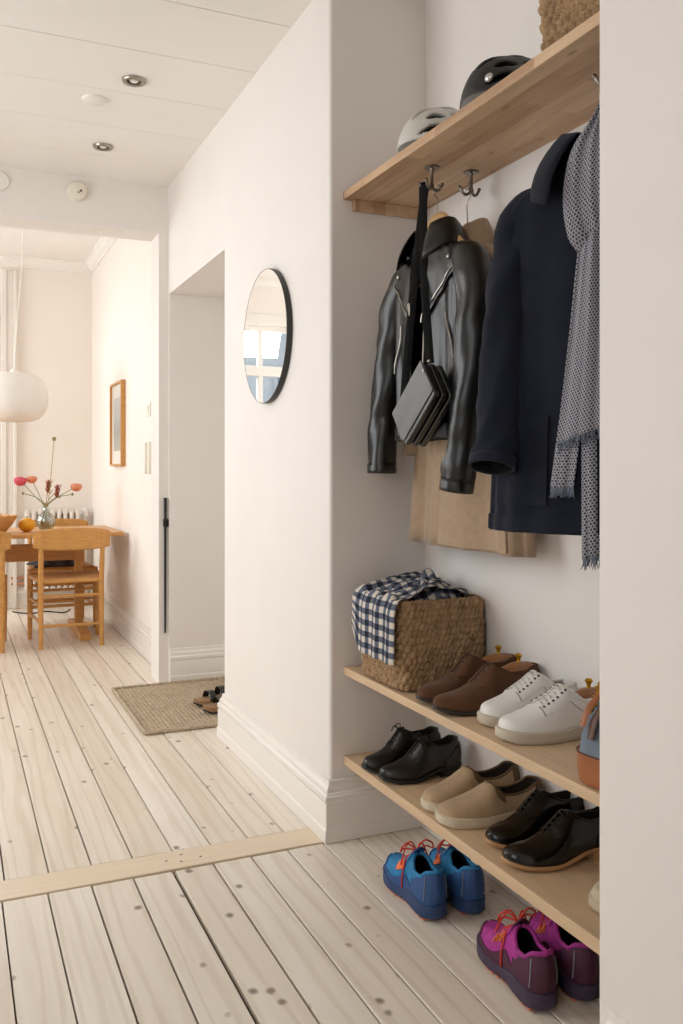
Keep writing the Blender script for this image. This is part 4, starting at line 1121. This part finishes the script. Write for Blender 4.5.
# canvas bag at the end of the middle shelf
cb = thing('canvas_bag', 'blue grey canvas bag with cognac leather base beside the white sneakers', 'bag', (.178, -1.222, .535), math.radians(8))
def rr_ring(hx, hy, r, n=10):
    P = []
    for (sx, sy, a0) in ((1, 1, 0), (-1, 1, 90), (-1, -1, 180), (1, -1, 270)):
        P += [(sx*(hx-r)+r*math.cos(math.radians(a0+90*k/n)), sy*(hy-r)+r*math.sin(math.radians(a0+90*k/n))) for k in range(n+1)]
    return P
def loft(levels, folds=0):
    mb = MB(); rings = []
    for (z, hx, hy, r, dx) in levels:
        P = rr_ring(hx, hy, r)
        rings.append(mb.add([(x+dx+folds*noise.noise(Vector((x*18, y*18, z*14))), y+folds*noise.noise(Vector((x*18+5, y*18, z*14))), z) for x, y in P])); n = len(P)
    for a, b in zip(rings, rings[1:]):
        for i in range(n): mb.face((a+i, a+(i+1) % n, b+(i+1) % n, b+i))
    mb.face([rings[0]+i for i in range(n)][::-1]); 
    return mb, rings, n
mb, rg, n = loft([(0, .108, .122, .04, 0), (.004, .115, .128, .045, 0), (.03, .119, .131, .045, 0), (.062, .118, .130, .045, 0)]); mb.face([rg[-1]+i for i in range(n)])
mb.build('leather_base', COGNAC, cb, smooth=50)
mb, rg, n = loft([(.060, .116, .128, .045, 0), (.09, .114, .127, .045, 0), (.12, .108, .124, .045, .004), (.15, .092, .118, .04, .012), (.18, .066, .11, .03, .024), (.205, .04, .10, .02, .034)], .010); mb.face([rg[-1]+i for i in range(n)])
mb.build('canvas_body', CANVAS, cb, smooth=60)
MB().tube([Vector((x*1.0, y, .062)) for x, y in rr_ring(.119, .131, .045)], .002, 6, closed=True).build('piping', COGDARK, cb)
MB().tube(smooth_path([(-.02, .045, .215), (-.072, .062, .172), (-.104, .070, .135), (-.118, .072, .095)], 6), .011, 8, flat=(.3, 1)).build('strap', COGDARK, cb)
MB().tube(smooth_path([(-.03, .085, .20), (-.072, .088, .172), (-.102, .092, .145), (-.116, .093, .115)], 6), .009, 8, flat=(.35, 1)).build('leather_tab', COGNAC, cb)
mb = MB()
for i in range(9):
    a = 2*PI*i/9; mb.tube([Vector((-.060-.003*i+.004*math.cos(b), .100+.008*math.sin(b)*(1 if i % 2 else .3), .19-.008*i+.004*math.cos(b)*(0 if i % 2 else 1))) for b in [2*PI*k/10 for k in range(10)]], .0016, 6, closed=True)
mb.build('chain', BRASS, cb)
MB().tube(smooth_path([(-.100, .050, .12), (-.092, .040, .17), (-.075, .015, .22), (-.06, -.03, .23), (-.06, -.08, .20)], 8), .012, 8, flat=(.6, 1)).build('handle', COGDARK, cb)

# ================================================================== HALL OBJECTS
# mirror
mi = thing('round_mirror', 'round wall mirror with a thin dark rim beside the alcove', 'mirror', (-.002, .572, 1.642))
MB().lathe([(.236, .0), (.246, 0), (.246, -.018), (.245, -.0205), (.2435, -.0205), (.2435, -.018), (.236, -.018), (.236, 0)], 96, axis='x').build('rim', DARKRIM, mi, smooth=30)
MB().lathe([(.0, -.0200), (.2435, -.0200), (.2435, -.014), (0, -.014)], 96, axis='x').build('glass', MIRROR, mi, smooth=30)
# rug
def rug():
    x0, x1, y0, y1 = -.305, .33, 1.325, 2.185
    nx, ny = 66, 92
    def f(u, v):
        x = x0+(x1-x0)*u; y = y0+(y1-y0)*v
        h = .0045*abs(math.sin(PI*u*nx*.5))**.8*abs(math.sin(PI*(v*ny*.5+.5*(int(u*nx*.5) % 2))))**.8
        x += .006*noise.noise(Vector((0, y*6, 0))); y += .006*noise.noise(Vector((x*6, 0, 4)))
        return Vector((x, y, .005+h+.002*noise.noise(Vector((x*30, y*30, 0)))))
    t = thing('jute_rug', 'woven jute rug lying at the deep wall opening', 'rug', (0, 0, 0))
    m = MB().grid(f, nx*3, ny*3)
    m.build('field', JUTE, t, smooth=80, solid=.006)
    mb = MB(); P = smooth_path([(x0, y0, .009), (x1, y0, .009), (x1, y1, .009), (x0, y1, .009)], 1, True)
    Q = []
    for i in range(4):
        a, b = Vector(P[i]), Vector(P[(i+1) % 4])
        for k in range(60): Q.append(a.lerp(b, k/60)+Vector((.006*noise.noise(Vector((0, a.lerp(b, k/60).y*6, 0))), 0, .002*math.sin(k*2.1))))
    mb.tube(Q, .0085, 8, closed=True); mb.build('bound_edge', JUTE, t, smooth=80)
rug()
# sandals
def sandal(label, loc, rz, side):
    t = thing('sandal', label, 'sandal', loc, rz, 'black strap sandals on the rug'); L = .26
    l = Last(L, scaleW(Wd, .95), [(0, .02), (1, .02)], [(0, 0), (1, 0)], [(0, .034), (.1, .029), (.3, .026), (.6, .032), (.8, .034), (1, .036)], side)
    l.sole(SANDTAN, t, lambda s: .004+.010*sstep(.12, 0, s), 1, .002, name='footbed', bev=.003)
    l.sole(BLKSOLE, t, lambda s: .0+.010*sstep(.12, 0, s), 1, .003, zt=lambda s: .007+.010*sstep(.12, 0, s), name='sole', bev=.001)
    for s0, h in ((.30, .045), (.52, .06)):
        def f(u, v, s0=s0, h=h):
            s = s0-.06+.12*v; a = PI*u; w = l.W(s)+.003
            return Vector((L*(.5-s), l.C(s)+w*math.cos(a), .022+(h)*math.sin(a)**.8))
        st = MB().grid(f, 20, 4).build('strap', BLKLEATHER, t, solid=.003, smooth=80)
        b = f(.32, .5); MB().tube([b+Vector((.012*math.cos(a), .002, .012*math.sin(a))) for a in [2*PI*k/14 for k in range(14)]], .0016, 6, closed=True).build('buckle', HOOKM, st)
    MB().tube(smooth_path([(-.065, .03, .03), (-.12, .030, .085), (-.138, 0, .092), (-.12, -.030, .085), (-.065, -.03, .03)], 8), .009, 8, flat=(.3, 1)).build('heel_strap', BLKLEATHER, t)
    return t
sandal('black strap sandal with cork footbed, nearer on the jute rug', (.135, 1.545, .013), math.radians(184), 1)
sandal('black strap sandal with cork footbed, farther back on the jute rug', (.125, 1.68, .013), math.radians(190), -1)
# rod on the wall strip
rd = thing('wall_rod', 'slim black rod held upright on the narrow wall strip by the opening', 'rod', (-.018, 2.236, .27))
MB().tube([(0, 0, 0), (0, 0, .3), (0, 0, .56), (0, 0, .73)], [.005, .0062, .0068, .008], 10).build('shaft', BLACKM, rd)
MB().box(-.010, .018, -.010, .014, .575, .615).build('clip', BLACKM, rd, bevel=.004)
# switch etc. on the dining wall
sw = thing('light_switch', 'white light switch high on the dining room wall', 'switch', (.035, 2.90, 1.52))
MB().box(-.010, 0, -.042, .042, -.042, .042).build('plate', WHITE, sw, bevel=.003)
MB().box(-.016, -.009, -.024, .024, -.024, .024).build('rocker', CREAM, sw, bevel=.003)
ph = thing('wall_intercom', 'narrow white wall unit mounted below the light switch', 'intercom', (.035, 2.84, 1.225))
MB().box(-.03, 0, -.055, .05, -.10, .095).build('body', CREAM, ph, bevel=.006)
MB().box(-.042, -.028, .01, .048, -.095, .09).build('handset', WHITE, ph, bevel=.006)
# picture
pf = thing('framed_picture', 'oak-framed pale landscape print on the dining room wall', 'picture', (.035, 3.955, 1.478))
mb = MB(); hy, hz, w, d = .235, .30, .016, .034
mb.box(-d, 0, -hy, -hy+w, -hz, hz); mb.box(-d, 0, hy-w, hy, -hz, hz); mb.box(-d, 0, -hy+w, hy-w, -hz, -hz+w); mb.box(-d, 0, -hy+w, hy-w, hz-w, hz)
mb.build('frame', OAK, pf, bevel=.002)
MB().box(-.018, -.004, -hy+w, hy-w, -hz+w, hz-w).build('mat_board', WHITE, pf)
MB().box(-.020, -.0175, -.14, .14, -.19, .19).build('print', PRINTM, pf)
# smoke detector & blank disc on the header, ceiling fittings
sd = thing('smoke_detector', 'cream round smoke detector above the wide opening', 'detector', (-.477, 2.25, 2.60))
MB().lathe([(0, -.036), (.030, -.036), (.044, -.030), (.05, -.02), (.052, 0), (0, 0)], 32, axis='y').build('housing', CREAM, sd, smooth=35)
mb = MB(); mb.sphere((.016, -.035, -.004), .006, 10, 6); mb.sphere((.004, -.036, -.014), .004, 10, 6); mb.build('sensor_hole', BLACKM, sd)
o = MB().lathe([(0, -.012), (.044, -.012), (.05, -.006), (.05, 0), (0, 0)], 32, axis='y').build('cover_plate', WHITE, None, loc=(-.855, 2.25, 2.605)); tag(o, 'flat white round cover on the wall left of the smoke detector', 'cover')
def downlight(loc, label):
    t = thing('ceiling_spotlight', label, 'light', loc, 0, 'recessed ceiling spotlights')
    MB().lathe([(.028, -.001), (.028, -.008), (.033, -.012), (.044, -.010), (.047, -.004), (.047, 0), (.040, 0), (.030, .0)], 32).build('ring', STEEL, t, smooth=40)
    MB().lathe([(.0, -.003), (.030, -.003), (.030, -.0005), (0, -.0005)], 24).build('reflector', DARKRIM, t)
    MB().lathe([(0, -.0075), (.014, -.0075), (.017, -.003), (0, -.003)], 20).build('lamp', WHITE, t)
downlight((-.42, .978, ZC), 'recessed ceiling spotlight nearer the camera')
downlight((-.42, 1.756, ZC), 'recessed ceiling spotlight nearer the dining room opening')
o = MB().lathe([(0, -.014), (.040, -.014), (.049, -.009), (.051, 0), (0, 0)], 32).build('ceiling_cover', WHITE, None, loc=(-.536, 1.222, ZC)); tag(o, 'flat white round cover on the ceiling between the spotlights', 'cover')

# ================================================================== DINING ROOM
# table
TX0, TX1, TY0, TY1, TZ = -1.85, .0, 3.58, 4.38, .73
dt = thing('dining_table', 'oak trestle dining table standing against the right dining wall', 'table', (-.9, 4.0, 0))
MB().box(TX0+.9, TX1+.9, TY0-4, TY1-4, TZ-.026, TZ).build('tabletop', OAKX, dt, bevel=.004)
MB().box(-.78, .68, -.016, .016, .515, .635).build('rail', OAKX, dt, bevel=.003)
for x in (-.70, .655):
    lg = MB(); lg.box(x-.028, x+.028, -.035, .035, .055, .66); lg.build('leg', OAK, dt, bevel=.004)
    MB().prism([(x-.035, -.36, 0), (x-.035, -.36, .035), (x-.035, -.30, .05), (x-.035, -.06, .075), (x-.035, .06, .075), (x-.035, .30, .05), (x-.035, .36, .035), (x-.035, .36, 0)], (.07, 0, 0)).build('foot', OAK, dt, bevel=.003)
    MB().box(x-.03, x+.03, -.34, .34, .66, TZ-.026).build('bearer', OAK, dt, bevel=.003)
# chair (after a Shaker pattern): local -Y is the backrest side
def chair(label, loc, rz):
    t = thing('dining_chair', label, 'chair', loc, rz, 'oak dining chairs with woven seats')
    bw, fw, dp = .19, .225, .40
    for s in (-1, 1):
        MB().tube([(s*bw, -.015, 0), (s*bw, 0, .30), (s*bw, -.005, .46), (s*(bw+.002), -.055, .745)], [.014, .018, .018, .014], 14).build('leg', OAK, t)
        MB().tube([(s*fw, dp, 0), (s*fw, dp, .25), (s*fw, dp, .445)], [.014, .018, .0185], 14).build('leg', OAK, t)
        mb = MB(); mb.tube([(s*bw, 0, .17), (s*fw, dp, .17)], .010, 10); mb.tube([(s*bw, 0, .28), (s*fw, dp, .28)], .010, 10); mb.build('stretcher', OAK, t)
    mb = MB(); mb.tube([(-bw, -.006, .145), (bw, -.006, .145)], .010, 10); mb.tube([(-bw, -.004, .335), (bw, -.004, .335)], .010, 10); mb.build('stretcher', OAK, t)
    MB().tube([(-fw, dp, .215), (fw, dp, .215)], .010, 10).tube([(-fw, dp, .325), (fw, dp, .325)], .010, 10).build('stretcher', OAK, t)
    mb = MB(); mb.tube([(-bw, 0, .43), (bw, 0, .43)], .013, 10); mb.tube([(-fw, dp, .43), (fw, dp, .43)], .013, 10)
    for s in (-1, 1): mb.tube([(s*bw, 0, .43), (s*fw, dp, .43)], .013, 10)
    mb.build('seat_frame', OAK, t)
    def seat(u, v):
        w = bw+(fw-bw)*v; x = (2*u-1)*w; y = v*dp
        d = min(min(u, 1-u)*2*w, min(v, 1-v)*dp*1.1)
        rib = .0025*abs(math.sin((x if abs(2*u-1) < abs(2*v-1) else y)*PI/.009))
        return Vector((x, y, .447-.012*sstep(0, .18, d)+rib))
    MB().grid(seat, 70, 70).build('seat', CORDSEAT, t, solid=.03, smooth=80)
    def back(u, v):
        x = (2*u-1)*.238; k = 1-(2*u-1)**2
        zt = .765+.012*k; zb = .635+.006*(1-k)+.014*(2*u-1)**6; z = zb+(zt-zb)*v-(.018*abs(2*u-1)**8 if v > .9 else 0)
        return Vector((x, -.045-.022*k*.9-.055*(z-.70)*.8+.020*(1-k)*.5, z))
    MB().grid(back, 30, 8).build('backrest', OAK, t, solid=.018, off=0, smooth=70, bevel=.004)
    return t
chair('oak dining chair with woven seat, nearest chair pushed under the table', (-.360, 3.455, 0), 0)
chair('oak dining chair cut off by the left photo edge, below the scalloped bowl', (-.972, 3.45, 0), 0)
chair('oak dining chair on the far side of the table before the radiator', (-.335, 4.55, 0), PI)
o = MB().grid(lambda u, v: Vector((.36*(u-.5)*(1-.15*math.sin(v*5)), .28*(v-.5), .002+.085*(math.sin(PI*u)*math.sin(PI*v))**.6*(1+.5*noise.noise(Vector((u*5, v*5, 1)))))), 40, 30).build('cloth_bundle', DARKCLOTH, None, loc=(-.36, 4.33, .449), smooth=80, solid=.004)
tag(o, 'dark grey patterned bundle of cloth on the far chair seat', 'cloth')
# bowl, fruit, vase
bw = MB()
def bowlf(u, v):
    a = 2*PI*u; r = .055+.085*v**.8; z = .112*v+.008*abs(math.sin(a*8))*sstep(.75, 1, v)
    return Vector((r*math.cos(a), r*math.sin(a), z))
bw.grid(bowlf, 128, 14, cu=True); bw.face(list(range(128))[::-1])
o = bw.build('wooden_bowl', BOWLW, None, loc=(-.805, 3.80, TZ), solid=.007, smooth=60); tag(o, 'pale wooden bowl with scalloped rim on the dining table', 'bowl')
fr = thing('fruit', 'round yellow fruit on the table between bowl and vase', 'fruit', (-.605, 3.86, TZ))
MB().sphere((0, 0, .048), .056, 20, 14, (1, 1, .86)).build('flesh', FRUITM, fr, smooth=80)
MB().lathe([(.006, .094), (.0035, .098), (.002, .104), (0, .104)], 8).build('stem', DKSOLE, fr)
VX, VY = -.468, 4.0
vs = thing('glass_vase', 'clear round glass vase holding cut flowers on the dining table', 'vase', (VX, VY, TZ))
MB().lathe([(.035, 0), (.045, .004), (.062, .035), (.066, .065), (.055, .10), (.030, .125), (.020, .145), (.020, .165), (.030, .19), (.0285, .19), (.018, .165), (.018, .145), (.028, .124), (.052, .099), (.063, .065), (.059, .036), (.042, .008), (0, .006)], 32).build('glass', VASEG, vs, smooth=60)
MB().lathe([(0, .008), (.042, .0085), (.058, .036), (.0615, .062), (.058, .075), (0, .075)], 28).build('water', VASEG, vs, smooth=60)
def flower(name, label, cat, head, stem_m, parts):
    t = thing(name, label, cat, (VX, VY, TZ+.012), 0, None)
    h = Vector(head); m = Vector((h.x*.25, h.y*.25, .16))
    P = smooth_path([(-h.x*.15, -h.y*.1, .0), (0, 0, .14), m+Vector((h.x*.1, 0, .05)), h], 8)
    MB().tube(P, .0028, 6).build('stem', stem_m, t)
    parts(t, h, P)
    return t
def bloom(mat, r, leaf=True):
    def p(t, h, P):
        mb = MB()
        for R_, n, te, ph in ((r*.62, 3, 2.95, 0), (r*.74, 4, 2.7, .5), (r*.88, 5, 2.45, 1.1), (r, 6, 2.1, .2)):
            for k in range(n):
                a0 = 2*PI*k/n+ph
                def q(u, v):
                    th = .15+(te-.15)*v; a = a0+(u-.5)*2.6*2*PI/n*.62*math.sin(PI*min(1, .25+v*.62)); w = R_*(1+.05*math.cos(4*a+k)+.12*v*(u-.5)**2)
                    return h+Vector((w*math.sin(th)*math.cos(a), w*math.sin(th)*math.sin(a), -w*.85*math.cos(th)))
                mb.grid(q, 6, 6)
        mb.build('bloom', mat, t, smooth=80)
        mb = MB()
        q = P[len(P)*2//3]
        for sg in (-1, 1): mb.grid(lambda u, v: q+Vector((sg*.05*v, 0, .035*v))+Vector((0, (u-.5)*.014*math.sin(PI*v), 0)), 2, 6)
        mb.build('leaf', STEMG, t, smooth=80)
    return p
def pod(t, h, P):
    MB().lathe([(0, -.014), (.010, -.010), (.013, 0), (.011, .010), (.014, .014), (0, .016)], 14, h).build('seed_head', SEEDM, t)
    q = P[len(P)*3//4]; MB().sphere(q, .008, 8, 6).build('bud', SEEDM, t)
def plume(t, h, P):
    mb = MB(); rnd = random.Random(4)
    for i in range(60):
        b = h+Vector((rnd.uniform(-.012, .012), rnd.uniform(-.01, .01), -.05+.07*rnd.random())); d = Vector((rnd.uniform(-.022, .022), rnd.uniform(-.02, .02), .035))
        mb.tube([b, b+d], [.003, .001], 5)
    mb.build('plume', GRASSR, t, smooth=0)
flower('ranunculus', 'deep pink flower leaning left from the vase', 'flower', (-.170, -.02, .335), STEMG, bloom(PETALP, .042))
flower('ranunculus', 'peach flower just right of the deep pink one', 'flower', (-.092, .02, .345), STEMG, bloom(PETALO, .035))
flower('ranunculus', 'peach pink flower leaning right from the vase', 'flower', (.205, -.01, .290), STEMG, bloom(PETALO, .038))
flower('dried_poppy', 'tall dried seed head rising far above the flowers', 'flower', (.058, .02, .625), STEMB, pod)
flower('grass_plume', 'short rust-coloured plume in the middle of the vase', 'flower', (.022, .03, .290), STEMB, plume)
flower('grass_plume', 'rust-coloured plume slanting behind the right flower', 'flower', (.085, .06, .255), STEMB, plume)
def bud(t, h, P):
    MB().sphere(h, .008, 8, 6, (1, 1, 1.4)).build('bud', SEEDM, t)
flower('flower_bud', 'thin green stem with a tiny bud leaning left below the pink flower', 'flower', (-.150, .03, .245), STEMG, bud)
flower('flower_bud', 'thin green stem with a tiny bud leaning right below the peach pink flower', 'flower', (.185, .04, .235), STEMG, bud)
# pendant
pd = thing('pendant_lamp', 'round white pendant lamp hanging over the dining table', 'lamp', (-.672, 4.0, 1.652))
prof = []
for k in range(25):
    a = -PI/2+PI*k/24; prof.append((.222*abs(math.cos(a))**.62, .172*spow(math.sin(a), .85)))
MB().lathe(prof, 48).build('shade', LAMPSH, pd, smooth=80)
MB().lathe([(.03, .168), (.03, .185), (.012, .20), (0, .20)], 20).build('cap', WHITE, pd)
MB().tube(smooth_path([(0, 0, .19), (.012, 0, .5), (.045, 0, .9), (.06, 0, ZD-1.652)], 8), .0045, 8).build('cord', WHITE, pd)
# radiator
rdt = thing('radiator', 'white column radiator under the flowers on the back wall', 'radiator', (0, 0, 0))
for i in range(9):
    x = -.50+.05*i; mb = MB()
    for y in (5.20, 5.245, 5.29): mb.tube([(x, y, .17), (x, y, .80)], .0165, 10)
    mb.tube([(x, 5.19, .80), (x, 5.30, .80)], .022, 12); mb.tube([(x, 5.19, .165), (x, 5.30, .165)], .022, 12); mb.build('column', RADW, rdt, smooth=50)
MB().box(-.49, -.47, 5.22, 5.27, 0, .15).box(-.12, -.10, 5.22, 5.27, 0, .15).build('foot', RADW, rdt, bevel=.003)
MB().tube([(-.09, 5.245, .78), (-.035, 5.245, .78)], .014, 10).lathe([(0, -.03), (.022, -.03), (.025, .02), (.018, .04), (0, .04)], 16, (-.035, 5.245, .79)).build('valve', WHITE, rdt, smooth=40)
MB().tube(smooth_path([(-.035, 5.245, .77), (-.030, 5.25, .4), (-.03, 5.25, .02)], 4), .008, 8).build('supply_pipe', RADW, rdt)
o = MB().tube([(-.62, 5.30, .255), (-.05, 5.30, .255)], .010, 10).tube([(-.62, 5.30, .205), (-.05, 5.30, .205)], .010, 10).build('heating_pipe', COPPER, None)
tag(o, 'pair of thin copper-coloured pipes low on the wall under the radiator', 'pipe')
o = MB().tube(smooth_path([(-.62, 5.1, .006), (-.5, 4.95, .006), (-.38, 5.02, .006), (-.25, 4.9, .006), (-.18, 5.05, .006)], 8), .005, 6).build('floor_cable', BLACKM, None)
tag(o, 'thin dark cable lying on the floor below the far chair', 'cable')
